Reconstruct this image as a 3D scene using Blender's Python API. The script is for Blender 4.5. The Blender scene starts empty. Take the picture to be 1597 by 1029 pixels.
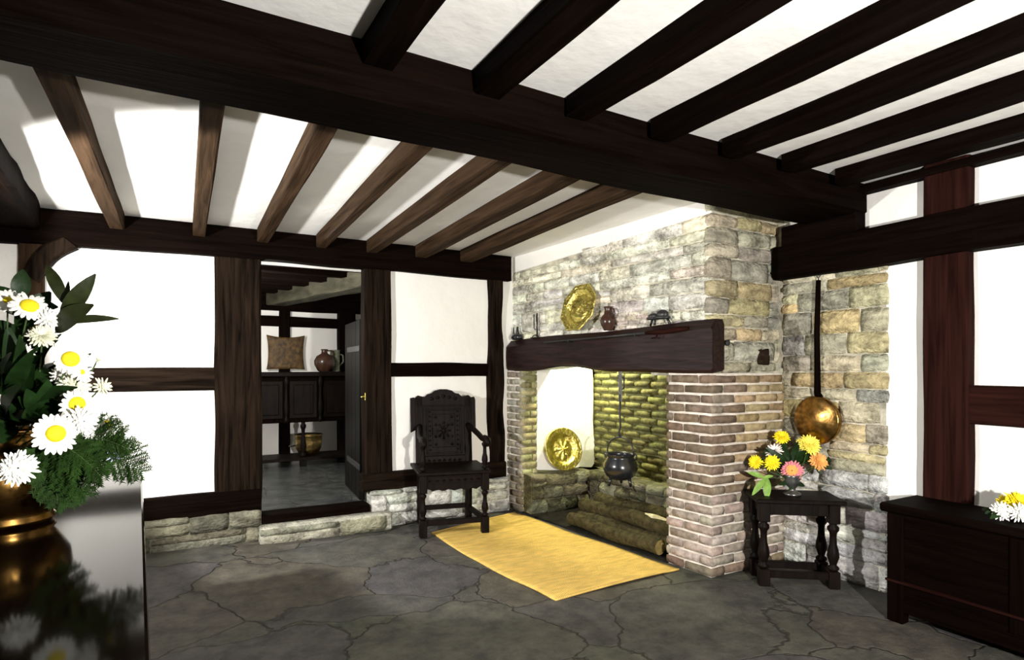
import bpy, bmesh, math, random
from mathutils import Vector, Matrix, noise
SC = bpy.context.scene
COL = SC.collection
PI = math.pi

# ------------------------------------------------------------------ camera, world, lamps, exposure
F, CX, V0, EYE, YAW = 927.0, 798.5, 572.0, 1.3, math.radians(29.4)
cam_d = bpy.data.cameras.new('camera'); cam = bpy.data.objects.new('camera', cam_d); COL.objects.link(cam)
cam_d.sensor_width = 36.0; cam_d.lens = F / 1597 * 36.0; cam_d.shift_y = (V0 - 514.5) / 1597; cam_d.clip_start = 0.02
cam.location = (0, 0, EYE); cam.rotation_euler = (PI / 2, 0, -YAW)
SC.camera = cam
SC.view_settings.view_transform = 'Standard'; SC.view_settings.look = 'None'
SC.view_settings.exposure = 0.0; SC.view_settings.gamma = 1.0
w = bpy.data.worlds.new('world'); SC.world = w; w.use_nodes = True
w.node_tree.nodes['Background'].inputs[0].default_value = (0.8, 0.85, 1.0, 1)
w.node_tree.nodes['Background'].inputs[1].default_value = 0.02

def lamp(name, kind, loc, power, col=(1, 1, 1), target=None, size=90, blend=0.1, radius=0.05):
    d = bpy.data.lights.new(name, kind); d.energy = power; d.color = col
    d.shadow_soft_size = radius
    o = bpy.data.objects.new(name, d); COL.objects.link(o); o.location = loc
    if kind == 'SPOT':
        d.spot_size = math.radians(size); d.spot_blend = blend
    if target is not None:
        v = Vector(target) - Vector(loc); o.rotation_euler = v.to_track_quat('-Z', 'Y').to_euler()
    return o
# photographer's lamp at the left, low and wide, raking the ceiling and the end wall
lamp('flood_lamp_a', 'SPOT', (-1.08, 3.1, 1.49), 430, (1, 0.98, 0.95), (-1.08 + .88, 3.1 + .46, 1.49 + .10), 104, 0.16, 0.05)
# photographer's lamp beside the camera
lamp('flood_lamp_b', 'SPOT', (1.05, -0.90, 1.25), 720, (1, 0.97, 0.93), (2.15, 3.4, 1.95), 112, 0.5, 0.05)
# lamp of the back room and the lamp up in the hearth
lamp('back_room_lamp', 'POINT', (0.35, 5.75, 1.75), 85, (1, 0.98, 0.95), radius=0.08)
lamp('hearth_lamp', 'SPOT', (3.26, 4.22, 1.68), 110, (1.0, 1.0, 0.62), (3.36, 4.15, 0.6), 140, 0.6, 0.05)

# ------------------------------------------------------------------ helpers
def pt(px, py, D):
    u = (px - CX) / F; v = (V0 - py) / F
    c, s = math.cos(YAW), math.sin(YAW)
    return Vector(((s + c * u) * D, (c - s * u) * D, EYE + v * D))

class MB:
    def __init__(self): self.v = []; self.f = []; self.c = []; self.col = (1, 1, 1); self.sm = []; self.smooth = False
    def add(self, vs, fs, smooth=None):
        b = len(self.v); self.v += [tuple(x) for x in vs]
        for f in fs:
            self.f.append([b + i for i in f]); self.c.append(self.col); self.sm.append(self.smooth if smooth is None else smooth)
    def box(self, x0, x1, y0, y1, z0, z1, M=None):
        vs = [Vector((x, y, z)) for x in (x0, x1) for y in (y0, y1) for z in (z0, z1)]
        if M is not None: vs = [M @ v for v in vs]
        self.add(vs, [(0, 1, 3, 2), (4, 6, 7, 5), (0, 4, 5, 1), (2, 3, 7, 6), (0, 2, 6, 4), (1, 5, 7, 3)], False)
    def cbox(self, x0, x1, y0, y1, z0, z1, b=0.006, M=None):
        """box with chamfered edges"""
        xs, ys, zs = (x0, x1), (y0, y1), (z0, z1); vs = []; idx = {}
        for i in (0, 1):
            for j in (0, 1):
                for k in (0, 1):
                    sx, sy, sz = (1, -1)[i] * b, (1, -1)[j] * b, (1, -1)[k] * b
                    for a, p in enumerate(((xs[i], ys[j] + sy, zs[k] + sz), (xs[i] + sx, ys[j], zs[k] + sz), (xs[i] + sx, ys[j] + sy, zs[k]))):
                        idx[i, j, k, a] = len(vs); vs.append(Vector(p))
        if M is not None: vs = [M @ v for v in vs]
        g = idx; fs = []
        for i in (0, 1): fs.append([g[i, 0, 0, 0], g[i, 1, 0, 0], g[i, 1, 1, 0], g[i, 0, 1, 0]])
        for j in (0, 1): fs.append([g[0, j, 0, 1], g[1, j, 0, 1], g[1, j, 1, 1], g[0, j, 1, 1]])
        for k in (0, 1): fs.append([g[0, 0, k, 2], g[1, 0, k, 2], g[1, 1, k, 2], g[0, 1, k, 2]])
        for j in (0, 1):
            for k in (0, 1): fs.append([g[0, j, k, 1], g[1, j, k, 1], g[1, j, k, 2], g[0, j, k, 2]])
        for i in (0, 1):
            for k in (0, 1): fs.append([g[i, 0, k, 0], g[i, 1, k, 0], g[i, 1, k, 2], g[i, 0, k, 2]])
            for j in (0, 1): fs.append([g[i, j, 0, 0], g[i, j, 1, 0], g[i, j, 1, 1], g[i, j, 0, 1]])
        for i in (0, 1):
            for j in (0, 1):
                for k in (0, 1): fs.append([g[i, j, k, 0], g[i, j, k, 1], g[i, j, k, 2]])
        self.add(vs, fs, False)
    def tube(self, pts, radii, n=8, cap=True, flat=1.0, smooth=True):
        pts = [Vector(p) for p in pts]
        if not hasattr(radii, '__len__'): radii = [radii] * len(pts)
        rings = []; up = None
        for i, p in enumerate(pts):
            t = (pts[min(i + 1, len(pts) - 1)] - pts[max(i - 1, 0)]).normalized()
            if up is None: up = Vector((0, 0, 1)) if abs(t.z) < 0.9 else Vector((1, 0, 0))
            a = t.cross(up).normalized(); b = a.cross(t).normalized(); up = b
            rings += [p + (a * math.cos(q) + b * math.sin(q) * flat) * radii[i] for q in [2 * PI * k / n for k in range(n)]]
        fs = [[i * n + k, i * n + (k + 1) % n, (i + 1) * n + (k + 1) % n, (i + 1) * n + k] for i in range(len(pts) - 1) for k in range(n)]
        if cap: fs += [list(range(n))[::-1], [(len(pts) - 1) * n + k for k in range(n)]]
        self.add(rings, fs, smooth)
    def lathe(self, prof, n=20, M=None, smooth=True, close=True):
        vs = []
        for r, z in prof:
            for k in range(n):
                a = 2 * PI * k / n; vs.append(Vector((r * math.cos(a), r * math.sin(a), z)))
        if M is not None: vs = [M @ v for v in vs]
        fs = [[i * n + k, i * n + (k + 1) % n, (i + 1) * n + (k + 1) % n, (i + 1) * n + k] for i in range(len(prof) - 1) for k in range(n)]
        if close: fs += [list(range(n))[::-1], [(len(prof) - 1) * n + k for k in range(n)]]
        self.add(vs, fs, smooth)
    def prism(self, poly, d, M=None, y0=0.0):
        """polygon in local x,z extruded along y from y0 to y0+d"""
        n = len(poly); vs = [Vector((x, y0, z)) for x, z in poly] + [Vector((x, y0 + d, z)) for x, z in poly]
        if M is not None: vs = [M @ v for v in vs]
        self.add(vs, [list(range(n)), list(range(n, 2 * n))[::-1]] + [[k, (k + 1) % n, n + (k + 1) % n, n + k] for k in range(n)], False)
    def ball(self, c, r, n=10, m=7, s=(1, 1, 1)):
        c = Vector(c); prof = [(r * math.sin(PI * i / m), -r * math.cos(PI * i / m)) for i in range(1, m)]
        vs = [c + Vector((p * math.cos(2 * PI * k / n) * s[0], p * math.sin(2 * PI * k / n) * s[1], z * s[2])) for p, z in prof for k in range(n)]
        fs = [[i * n + k, i * n + (k + 1) % n, (i + 1) * n + (k + 1) % n, (i + 1) * n + k] for i in range(m - 2) for k in range(n)]
        vs += [c + Vector((0, 0, -r * s[2])), c + Vector((0, 0, r * s[2]))]; B, T = len(vs) - 2, len(vs) - 1
        fs += [[B, (k + 1) % n, k] for k in range(n)] + [[T, (m - 2) * n + k, (m - 2) * n + (k + 1) % n] for k in range(n)]
        self.add(vs, fs, True)
    def build(self, name, mat, parent=None, fix=True):
        me = bpy.data.meshes.new(name); me.from_pydata(self.v, [], self.f)
        at = me.color_attributes.new('Col', 'FLOAT_COLOR', 'CORNER'); i = 0; buf = []
        for f, c in zip(self.f, self.c): buf += [c[0], c[1], c[2], 1.0] * len(f)
        at.data.foreach_set('color', buf)
        me.polygons.foreach_set('use_smooth', self.sm)
        if fix:
            bm = bmesh.new(); bm.from_mesh(me); bmesh.ops.recalc_face_normals(bm, faces=bm.faces[:]); bm.to_mesh(me); bm.free()
        me.materials.append(mat)
        o = bpy.data.objects.new(name, me); COL.objects.link(o)
        if parent is not None:
            o.parent = parent; o.matrix_parent_inverse = parent.matrix_world.inverted() if False else Matrix()
        return o

def tag(o, label, cat, group=None):
    o['label'] = label; o['category'] = cat
    if group: o['group'] = group
    return o
def struct(o): o['kind'] = 'structure'; return o
def empty(name, loc, rz=0.0, label=None, cat=None, group=None):
    o = bpy.data.objects.new(name, None); COL.objects.link(o); o.location = loc; o.rotation_euler = (0, 0, rz)
    o.empty_display_size = 0.1
    if label: tag(o, label, cat, group)
    return o

# ------------------------------------------------------------------ materials
def mat(name, base, rough=0.6, spec=0.3, metal=0.0, var=0.0, vs=(8, 8, 8), bump=0.0, bs=None, attr=False, coat=0.0, dark=None, detail=5, dist=0.0, emit=None, bdist=0.01):
    m = bpy.data.materials.new(name); m.use_nodes = True; nt = m.node_tree; N = nt.nodes; L = nt.links
    b = N['Principled BSDF']
    b.inputs['Roughness'].default_value = rough; b.inputs['Metallic'].default_value = metal
    b.inputs['Specular IOR Level'].default_value = spec
    if coat: b.inputs['Coat Weight'].default_value = coat; b.inputs['Coat Roughness'].default_value = 0.06
    tc = N.new('ShaderNodeTexCoord'); mp = N.new('ShaderNodeMapping'); mp.inputs['Scale'].default_value = vs
    L.new(tc.outputs['Object'], mp.inputs['Vector'])
    nz = N.new('ShaderNodeTexNoise'); nz.inputs['Scale'].default_value = 1.0; nz.inputs['Detail'].default_value = detail; nz.inputs['Distortion'].default_value = dist
    L.new(mp.outputs[0], nz.inputs['Vector'])
    src = None
    if attr:
        a = N.new('ShaderNodeAttribute'); a.attribute_name = 'Col'; src = a.outputs['Color']
    if var:
        rp = N.new('ShaderNodeValToRGB'); rp.color_ramp.elements[0].position = 0.33; rp.color_ramp.elements[1].position = 0.68
        lo = 1 - var; hi = 1 + var
        d = dark if dark else (lo, lo, lo)
        rp.color_ramp.elements[0].color = (*d, 1); rp.color_ramp.elements[1].color = (hi, hi, hi, 1)
        L.new(nz.outputs['Fac'], rp.inputs['Fac'])
        mx = N.new('ShaderNodeMix'); mx.data_type = 'RGBA'; mx.blend_type = 'MULTIPLY'; mx.inputs['Factor'].default_value = 1.0
        if src is not None: L.new(src, mx.inputs['A'])
        else: mx.inputs['A'].default_value = (*base, 1)
        L.new(rp.outputs['Color'], mx.inputs['B']); src = mx.outputs['Result']
    if src is not None: L.new(src, b.inputs['Base Color'])
    else: b.inputs['Base Color'].default_value = (*base, 1)
    if bump:
        n2 = nz
        if bs is not None:
            mp2 = N.new('ShaderNodeMapping'); mp2.inputs['Scale'].default_value = bs; L.new(tc.outputs['Object'], mp2.inputs['Vector'])
            n2 = N.new('ShaderNodeTexNoise'); n2.inputs['Scale'].default_value = 1.0; n2.inputs['Detail'].default_value = 6; L.new(mp2.outputs[0], n2.inputs['Vector'])
        bp = N.new('ShaderNodeBump'); bp.inputs['Strength'].default_value = bump; bp.inputs['Distance'].default_value = bdist
        L.new(n2.outputs['Fac'], bp.inputs['Height']); L.new(bp.outputs[0], b.inputs['Normal'])
    if emit: b.inputs['Emission Color'].default_value = (*emit[0], 1); b.inputs['Emission Strength'].default_value = emit[1]
    return m
def grain(name, base, axis, rough=0.7, spec=0.015, bump=0.5, var=0.45, k=1.0):
    s = [38 * k, 38 * k, 38 * k]; s['xyz'.index(axis)] = 2.2 * k
    return mat(name, base, rough, spec, 0, var, s, bump, None, detail=6, dist=0.6)
M = {}
M['plaster'] = mat('white_limewash', (0.84, 0.82, 0.77), 0.9, 0.1, 0, 0.03, (3, 3, 3), 0.35, (9, 9, 9), bdist=0.02)
M['ceil'] = mat('ceiling_plaster', (0.80, 0.79, 0.75), 0.9, 0.1, 0, 0.03, (3, 3, 3), 0.3, (8, 8, 8), bdist=0.02)
DK = (0.0034, 0.0017, 0.0011); BR = (0.034, 0.020, 0.011)
for ax in 'xyz':
    M['oak_' + ax] = grain('dark_oak_' + ax, DK, ax)
    M['brown_' + ax] = grain('brown_oak_' + ax, BR, ax)
    M['red_' + ax] = grain('red_brown_oak_' + ax, (0.017, 0.0055, 0.004), ax)
    M['post_' + ax] = grain('weathered_oak_' + ax, (0.010, 0.0062, 0.004), ax, bump=0.9, var=0.7)
    M['chest_' + ax] = grain('chest_oak_' + ax, (0.0030, 0.0013, 0.0009), ax)
M['chair'] = mat('polished_carved_oak', (0.0060, 0.0036, 0.0026), 0.5, 0.07, 0, 0.4, (30, 30, 5), 0.3)
M['table'] = mat('polished_table_oak', (0.006, 0.0035, 0.002), 0.08, 0.04, 0, 0.3, (40, 2.5, 40), 0.02, (6, 3, 6))
def stone_mat():
    m = mat('rubble_stone', (1, 1, 1), 0.92, 0.08, 0, 0.40, (9, 9, 24), 1.0, (34, 34, 60), attr=True, detail=9, bdist=0.02)
    nt = m.node_tree; N = nt.nodes; L = nt.links; b = N['Principled BSDF']; src = b.inputs['Base Color'].links[0].from_socket
    tc = N.new('ShaderNodeTexCoord'); n1 = N.new('ShaderNodeTexNoise'); n1.inputs['Scale'].default_value = 42; n1.inputs['Detail'].default_value = 7; n1.inputs['Roughness'].default_value = 0.7
    n2 = N.new('ShaderNodeTexNoise'); n2.inputs['Scale'].default_value = 4.5; n2.inputs['Detail'].default_value = 3
    L.new(tc.outputs['Object'], n1.inputs['Vector']); L.new(tc.outputs['Object'], n2.inputs['Vector'])
    mu = N.new('ShaderNodeMath'); mu.operation = 'MULTIPLY'; L.new(n1.outputs['Fac'], mu.inputs[0]); L.new(n2.outputs['Fac'], mu.inputs[1])
    rp = N.new('ShaderNodeValToRGB'); e = rp.color_ramp.elements; e[0].position = 0.22; e[0].color = (1.08, 1.08, 1.06, 1); e[1].position = 0.40; e[1].color = (0.42, 0.41, 0.38, 1); L.new(mu.outputs[0], rp.inputs[0])
    mx = N.new('ShaderNodeMix'); mx.data_type = 'RGBA'; mx.blend_type = 'MULTIPLY'; mx.inputs['Factor'].default_value = 1; L.new(src, mx.inputs['A']); L.new(rp.outputs[0], mx.inputs['B']); L.new(mx.outputs['Result'], b.inputs['Base Color'])
    return m
M['stone'] = stone_mat()
M['brick'] = mat('old_brick', (1, 1, 1), 0.85, 0.15, 0, 0.3, (24, 24, 30), 0.8, (55, 55, 60), attr=True, detail=7, bdist=0.008)
M['mortar'] = mat('lime_mortar', (0.46, 0.43, 0.34), 0.95, 0.1, 0, 0.45, (10, 10, 14), 0.9, (40, 40, 40), bdist=0.01)
M['mortar_pale'] = mat('pale_mortar', (0.66, 0.60, 0.52), 0.95, 0.1, 0, 0.3, (10, 10, 10), 0.7, (45, 45, 45), bdist=0.008)
M['mortar_soot'] = mat('hearth_mortar', (0.20, 0.20, 0.09), 0.95, 0.1, 0, 0.4, (9, 9, 9), 0.8, (45, 45, 45), bdist=0.01)
M['brass'] = mat('polished_brass', (0.88, 0.74, 0.20), 0.26, 0.5, 1.0, 0.30, (22, 22, 22), 0.8, (42, 42, 42), bdist=0.012)
M['copper'] = mat('old_copper', (0.44, 0.235, 0.06), 0.25, 0.5, 1.0, 0.55, (16, 16, 16), 0.12, (14, 14, 14))
M['pan_copper'] = mat('tarnished_copper', (0.36, 0.20, 0.055), 0.24, 0.5, 1.0, 0.6, (18, 18, 18), 0.2, (24, 24, 24))
M['iron'] = mat('black_iron', (0.014, 0.014, 0.015), 0.42, 0.5, 0, 0.3, (30, 30, 30), 0.3)
M['gloss_iron'] = mat('blackleaded_iron', (0.010, 0.011, 0.014), 0.25, 0.7, 0, 0.2, (20, 20, 20), 0.1)
M['steel'] = mat('worn_grey_iron', (0.20, 0.20, 0.19), 0.45, 0.5, 0.5, 0.3, (30, 30, 30), 0.2)
M['log'] = mat('firewood_bark', (0.050, 0.040, 0.016), 0.9, 0.15, 0, 0.5, (26, 26, 26), 1.0, (45, 45, 45), attr=False, bdist=0.012)
M['logend'] = mat('cut_wood', (0.20, 0.15, 0.055), 0.85, 0.15, 0, 0.3, (40, 40, 40), 0.4)
M['pewter'] = mat('dark_pewter', (0.16, 0.16, 0.15), 0.32, 0.5, 0.8, 0.2, (20, 20, 20), 0.1)
M['leather'] = mat('embossed_brown_leather', (0.075, 0.040, 0.010), 0.6, 0.35, 0, 0.6, (22, 22, 22), 0.8, (26, 26, 26))
M['glaze'] = mat('brown_glazed_pottery', (0.055, 0.026, 0.016), 0.25, 0.4, 0, 0.3, (12, 12, 12), 0.05)
M['gglaze'] = mat('grey_green_pottery', (0.16, 0.17, 0.11), 0.5, 0.4, 0, 0.5, (40, 40, 40), 0.3)
M['leaf'] = mat('dark_green_leaf', (0.010, 0.027, 0.006), 0.42, 0.15, 0, 0.35, (25, 25, 25), 0.2)
M['leaf_olive'] = mat('olive_green_leaf', (0.022, 0.029, 0.009), 0.45, 0.15, 0, 0.3, (25, 25, 25), 0.2)
M['leaf_light'] = mat('fresh_green_leaf', (0.17, 0.30, 0.05), 0.45, 0.35, 0, 0.25, (30, 30, 30), 0.2)
M['yew'] = mat('conifer_needles', (0.022, 0.052, 0.010), 0.6, 0.08, 0, 0.5, (18, 18, 18))
M['stem'] = mat('green_stem', (0.05, 0.085, 0.025), 0.6, 0.2)
for k, c in dict(white=(0.86, 0.86, 0.80), cream=(0.80, 0.80, 0.62), yellow=(0.90, 0.72, 0.02), lemon=(0.92, 0.80, 0.12), pink=(0.72, 0.24, 0.27), peach=(0.88, 0.42, 0.12), pale=(0.90, 0.82, 0.76), blue=(0.62, 0.68, 0.85)).items():
    M['p_' + k] = mat(k + '_petal', c, 0.7, 0.2, 0, 0.08, (60, 60, 60))
# straw rug
def rug_mat():
    m = mat('straw_matting', (0.78, 0.52, 0.14), 0.9, 0.1, 0, 0.16, (9, 30, 9), 0.0)
    nt = m.node_tree; N = nt.nodes; L = nt.links; b = N['Principled BSDF']
    tc = N.new('ShaderNodeTexCoord'); wv = N.new('ShaderNodeTexWave'); wv.bands_direction = 'X'; wv.inputs['Scale'].default_value = 26; wv.inputs['Distortion'].default_value = 2.5; wv.inputs['Detail'].default_value = 3; wv.inputs['Detail Scale'].default_value = 4
    L.new(tc.outputs['Object'], wv.inputs['Vector'])
    bp = N.new('ShaderNodeBump'); bp.inputs['Strength'].default_value = 0.7; bp.inputs['Distance'].default_value = 0.006
    L.new(wv.outputs['Fac'], bp.inputs['Height']); L.new(bp.outputs[0], b.inputs['Normal'])
    return m
M['rug'] = rug_mat()
# flagstones: cells of a distorted Voronoi, joints from its distance to edge
def flag_mat(name, tones, scale, rough, joint):
    m = bpy.data.materials.new(name); m.use_nodes = True; nt = m.node_tree; N = nt.nodes; L = nt.links; b = N['Principled BSDF']
    tc = N.new('ShaderNodeTexCoord'); mp = N.new('ShaderNodeMapping'); mp.inputs['Scale'].default_value = (scale, scale * 1.25, 0); L.new(tc.outputs['Object'], mp.inputs[0])
    nd = N.new('ShaderNodeTexNoise'); nd.inputs['Scale'].default_value = 1.6; nd.inputs['Detail'].default_value = 7; L.new(tc.outputs['Object'], nd.inputs['Vector'])
    ad = N.new('ShaderNodeMix'); ad.data_type = 'RGBA'; ad.blend_type = 'LINEAR_LIGHT'; ad.inputs['Factor'].default_value = 0.42; L.new(mp.outputs[0], ad.inputs['A']); L.new(nd.outputs['Color'], ad.inputs['B'])
    ve = N.new('ShaderNodeTexVoronoi'); ve.feature = 'DISTANCE_TO_EDGE'; ve.inputs['Scale'].default_value = 1; L.new(ad.outputs['Result'], ve.inputs['Vector'])
    vc = N.new('ShaderNodeTexVoronoi'); vc.inputs['Scale'].default_value = 1; L.new(ad.outputs['Result'], vc.inputs['Vector'])
    sp = N.new('ShaderNodeSeparateColor'); L.new(vc.outputs['Color'], sp.inputs[0])
    rp = N.new('ShaderNodeValToRGB'); e = rp.color_ramp.elements
    e[0].color = (*tones[0], 1); e[1].color = (*tones[-1], 1)
    for i, t in enumerate(tones[1:-1]): x = e.new((i + 1) / (len(tones) - 1)); x.color = (*t, 1)
    L.new(sp.outputs[0], rp.inputs[0])
    n2 = N.new('ShaderNodeTexNoise'); n2.inputs['Scale'].default_value = 7.0; n2.inputs['Detail'].default_value = 12; n2.inputs['Roughness'].default_value = 0.74; L.new(tc.outputs['Object'], n2.inputs['Vector'])
    r2 = N.new('ShaderNodeValToRGB'); r2.color_ramp.elements[0].position = 0.36; r2.color_ramp.elements[1].position = 0.64; r2.color_ramp.elements[0].color = (0.5, 0.5, 0.52, 1); r2.color_ramp.elements[1].color = (1.45, 1.42, 1.3, 1); L.new(n2.outputs['Fac'], r2.inputs[0])
    mu = N.new('ShaderNodeMix'); mu.data_type = 'RGBA'; mu.blend_type = 'MULTIPLY'; mu.inputs['Factor'].default_value = 1; L.new(rp.outputs[0], mu.inputs['A']); L.new(r2.outputs[0], mu.inputs['B'])
    r3 = N.new('ShaderNodeValToRGB'); r3.color_ramp.elements[0].position = 0.0; r3.color_ramp.elements[1].position = 0.012; L.new(ve.outputs['Distance'], r3.inputs[0])
    m2 = N.new('ShaderNodeMix'); m2.data_type = 'RGBA'; m2.inputs['A'].default_value = (*joint, 1); L.new(r3.outputs[0], m2.inputs['Factor']); L.new(mu.outputs['Result'], m2.inputs['B'])
    L.new(m2.outputs['Result'], b.inputs['Base Color'])
    b.inputs['Roughness'].default_value = rough; b.inputs['Specular IOR Level'].default_value = 0.35
    hs = N.new('ShaderNodeMath'); hs.operation = 'MULTIPLY_ADD'; L.new(r3.outputs[0], hs.inputs[0]); hs.inputs[1].default_value = 0.9; L.new(n2.outputs['Fac'], hs.inputs[2])
    bp = N.new('ShaderNodeBump'); bp.inputs['Strength'].default_value = 0.8; bp.inputs['Distance'].default_value = 0.02; L.new(hs.outputs[0], bp.inputs['Height']); L.new(bp.outputs[0], b.inputs['Normal'])
    return m
M['flag'] = flag_mat('flagstone', [(0.062, 0.060, 0.058), (0.076, 0.074, 0.060), (0.066, 0.062, 0.066), (0.082, 0.073, 0.060), (0.074, 0.080, 0.060)], 1.25, 0.7, (0.030, 0.028, 0.022))
M['flag_back'] = flag_mat('polished_flagstone', [(0.045, 0.05, 0.052), (0.06, 0.065, 0.06)], 1.2, 0.22, (0.02, 0.02, 0.02))

# ------------------------------------------------------------------ room shell
WB = 4.80                    # face of the timber-framed end wall
WR = 3.56                    # face of the right-hand wall
P0 = Vector((2.863, 2.576, 0)); P1 = Vector((2.65, 4.85, 0)); FE = (P1 - P0).normalized(); FN = Vector((-FE.y, FE.x, 0))
if FN.x > 0: FN = -FN
FL = (P1 - P0).length
def face(s, off, z): return P0 + FE * s + FN * off + Vector((0, 0, z))

# floor: gently uneven, rising a little at the far left
m = MB(); nx, ny = 44, 52; X0, X1, Y0, Y1 = -1.7, 3.9, -1.7, 4.95
def fz(x, y):
    a = max(0, min(1, (1.5 - x) / 1.5)); b = max(0, min(1, (y - 3.2) / 1.4))
    return 0.045 * a * b + 0.006 * (noise.noise(Vector((x * 1.3, y * 1.3, 0.3))) - 0.6)
vs = [(X0 + (X1 - X0) * i / nx, Y0 + (Y1 - Y0) * j / ny, fz(X0 + (X1 - X0) * i / nx, Y0 + (Y1 - Y0) * j / ny)) for i in range(nx + 1) for j in range(ny + 1)]
m.add(vs, [[i * (ny + 1) + j, (i + 1) * (ny + 1) + j, (i + 1) * (ny + 1) + j + 1, i * (ny + 1) + j + 1] for i in range(nx) for j in range(ny)], True)
struct(m.build('floor', M['flag'], fix=False))

# ceiling: level near the camera, sagging slightly towards the end wall
m = MB()
m.box(-1.7, 3.75, -1.7, 2.15, 2.38, 2.46)
def czf(y): return 2.36 - (y - 2.3) * 0.02
n = 12
for i in range(n):
    ya, yb = 2.15 + (4.9 - 2.15) * i / n, 2.15 + (4.9 - 2.15) * (i + 1) / n
    za, zb = czf(ya), czf(yb)
    v8 = [(-1.7, ya, za), (3.75, ya, za), (3.75, yb, zb), (-1.7, yb, zb), (-1.7, ya, 2.46), (3.75, ya, 2.46), (3.75, yb, 2.46), (-1.7, yb, 2.46)]
    m.add(v8, [(0, 1, 2, 3), (4, 5, 6, 7), (0, 1, 5, 4), (2, 3, 7, 6), (1, 2, 6, 5), (0, 3, 7, 4)])
struct(m.build('ceiling', M['ceil']))

# end wall with the doorway
m = MB()
m.box(-1.7, 0.40, WB, 5.0, 0.0, 2.46); m.box(1.45, 3.9, WB, 5.0, 0.0, 2.46); m.box(0.40, 1.45, WB + .02, 5.0, 2.10, 2.46)
struct(m.build('wall_back', M['plaster']))
m = MB(); m.box(WR, 3.75, -1.7, 2.62, 0, 2.46); struct(m.build('wall_right', M['plaster']))
m = MB(); m.box(-1.8, -1.7, -1.7, 5.0, 0, 2.46); struct(m.build('wall_left', M['plaster']))

# ------------------------------------------------------------------ stone and brick work
def block(mb, o, u, n, u0, u1, v0, v1, bulge, rnd, inset=0.006, depth=0.05, rough=0.6, gx=6, gy=3):
    """one stone laid in a wall: pillowed front face with worn edges"""
    o = Vector(o); U = Vector(u); Nn = Vector(n); V = Vector((0, 0, 1)); vs = []
    jit = lambda a: rnd.uniform(-a, a)
    c = [[(u0 + jit(inset), v0 + jit(inset)), (u1 + jit(inset), v0 + jit(inset))], [(u0 + jit(inset), v1 + jit(inset)), (u1 + jit(inset), v1 + jit(inset))]]
    tilt = jit(0.5) * bulge
    for j in range(gy + 1):
        for i in range(gx + 1):
            a, b = i / gx, j / gy
            uu = (c[0][0][0] * (1 - a) + c[0][1][0] * a) * (1 - b) + (c[1][0][0] * (1 - a) + c[1][1][0] * a) * b
            vv = (c[0][0][1] * (1 - a) + c[0][1][1] * a) * (1 - b) + (c[1][0][1] * (1 - a) + c[1][1][1] * a) * b
            edge = i in (0, gx) or j in (0, gy); corner = i in (0, gx) and j in (0, gy)
            d = -0.4 * bulge if corner else 0 if edge else bulge * (1 + jit(rough)) + tilt * (a - .5)
            if edge and not corner: uu += jit(inset * 0.5); vv += jit(inset * 0.5)
            if corner:
                k = inset * 0.7
                uu += k if i == 0 else -k; vv += k * .6 if j == 0 else -k * .6
            vs.append(o + U * uu + V * vv + Nn * d)
    W = gx + 1
    fs = [[j * W + i, j * W + i + 1, (j + 1) * W + i + 1, (j + 1) * W + i] for j in range(gy) for i in range(gx)]
    ring = [i for i in range(W)] + [j * W + gx for j in range(1, gy + 1)] + [gy * W + i for i in range(gx - 1, -1, -1)] + [j * W for j in range(gy - 1, 0, -1)]
    b0 = len(vs); vs += [vs[i] - Nn * depth for i in ring]
    R = len(ring)
    fs += [[ring[k], b0 + k, b0 + (k + 1) % R, ring[(k + 1) % R]] for k in range(R)]
    mb.add(vs, fs, True)
def pick(pal, rnd):
    c = rnd.choice(pal); av = [sum(p[i] for p in pal) / len(pal) for i in range(3)]; c = [x * .62 + y * .38 for x, y in zip(c, av)]; k = rnd.uniform(0.8, 1.2); return tuple(min(1, x * k * rnd.uniform(.95, 1.05)) for x in c)
def stonework(mb, o, u, n, u0, u1, v0, v1, hr, lr, pal, seed, bulge=0.006, gap=0.0035, keep=None, palf=None):
    rnd = random.Random(seed); rh = random.Random(seed * 7 + 1); z = v0
    while z < v1 - 0.015:
        h = min(rh.uniform(*hr), v1 - z)
        if v1 - z - h < 0.03: h = v1 - z
        x = u0 - rnd.uniform(0, lr[0] * .7)
        while x < u1:
            l = rnd.uniform(*lr) * (1.25 if h < .08 else 1)
            a, b = max(x, u0), min(x + l, u1); x += l
            if b - a < 0.05: continue
            if keep and not keep((a + b) / 2, z + h / 2): continue
            mb.col = pick(palf((a + b) / 2, z + h / 2) if palf else pal, rnd)
            if h > .1 and rnd.random() < .22:      # a course split in two thin stones
                hm = h * rnd.uniform(.4, .6)
                block(mb, o, u, n, a + gap, b - gap, z + gap, z + hm - gap * .6, bulge, rnd)
                mb.col = pick(palf((a + b) / 2, z + h / 2) if palf else pal, rnd)
                block(mb, o, u, n, a + gap, b - gap, z + hm + gap * .6, z + h - gap, bulge, rnd)
            else:
                block(mb, o, u, n, a + gap, b - gap, z + gap, z + h - gap, bulge, rnd)
        z += h
STONE = [(0.675, 0.656, 0.581), (0.769, 0.731, 0.619), (0.619, 0.619, 0.6), (0.85, 0.806, 0.619), (0.562, 0.534, 0.45), (0.787, 0.76, 0.675), (0.85, 0.825, 0.637), (0.544, 0.554, 0.581)]
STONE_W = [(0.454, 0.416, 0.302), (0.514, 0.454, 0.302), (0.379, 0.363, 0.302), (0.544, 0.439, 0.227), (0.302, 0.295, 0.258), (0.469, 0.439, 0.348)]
WHITEW = [(0.632, 0.632, 0.655), (0.713, 0.713, 0.713), (0.483, 0.483, 0.483), (0.575, 0.552, 0.483)]
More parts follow.
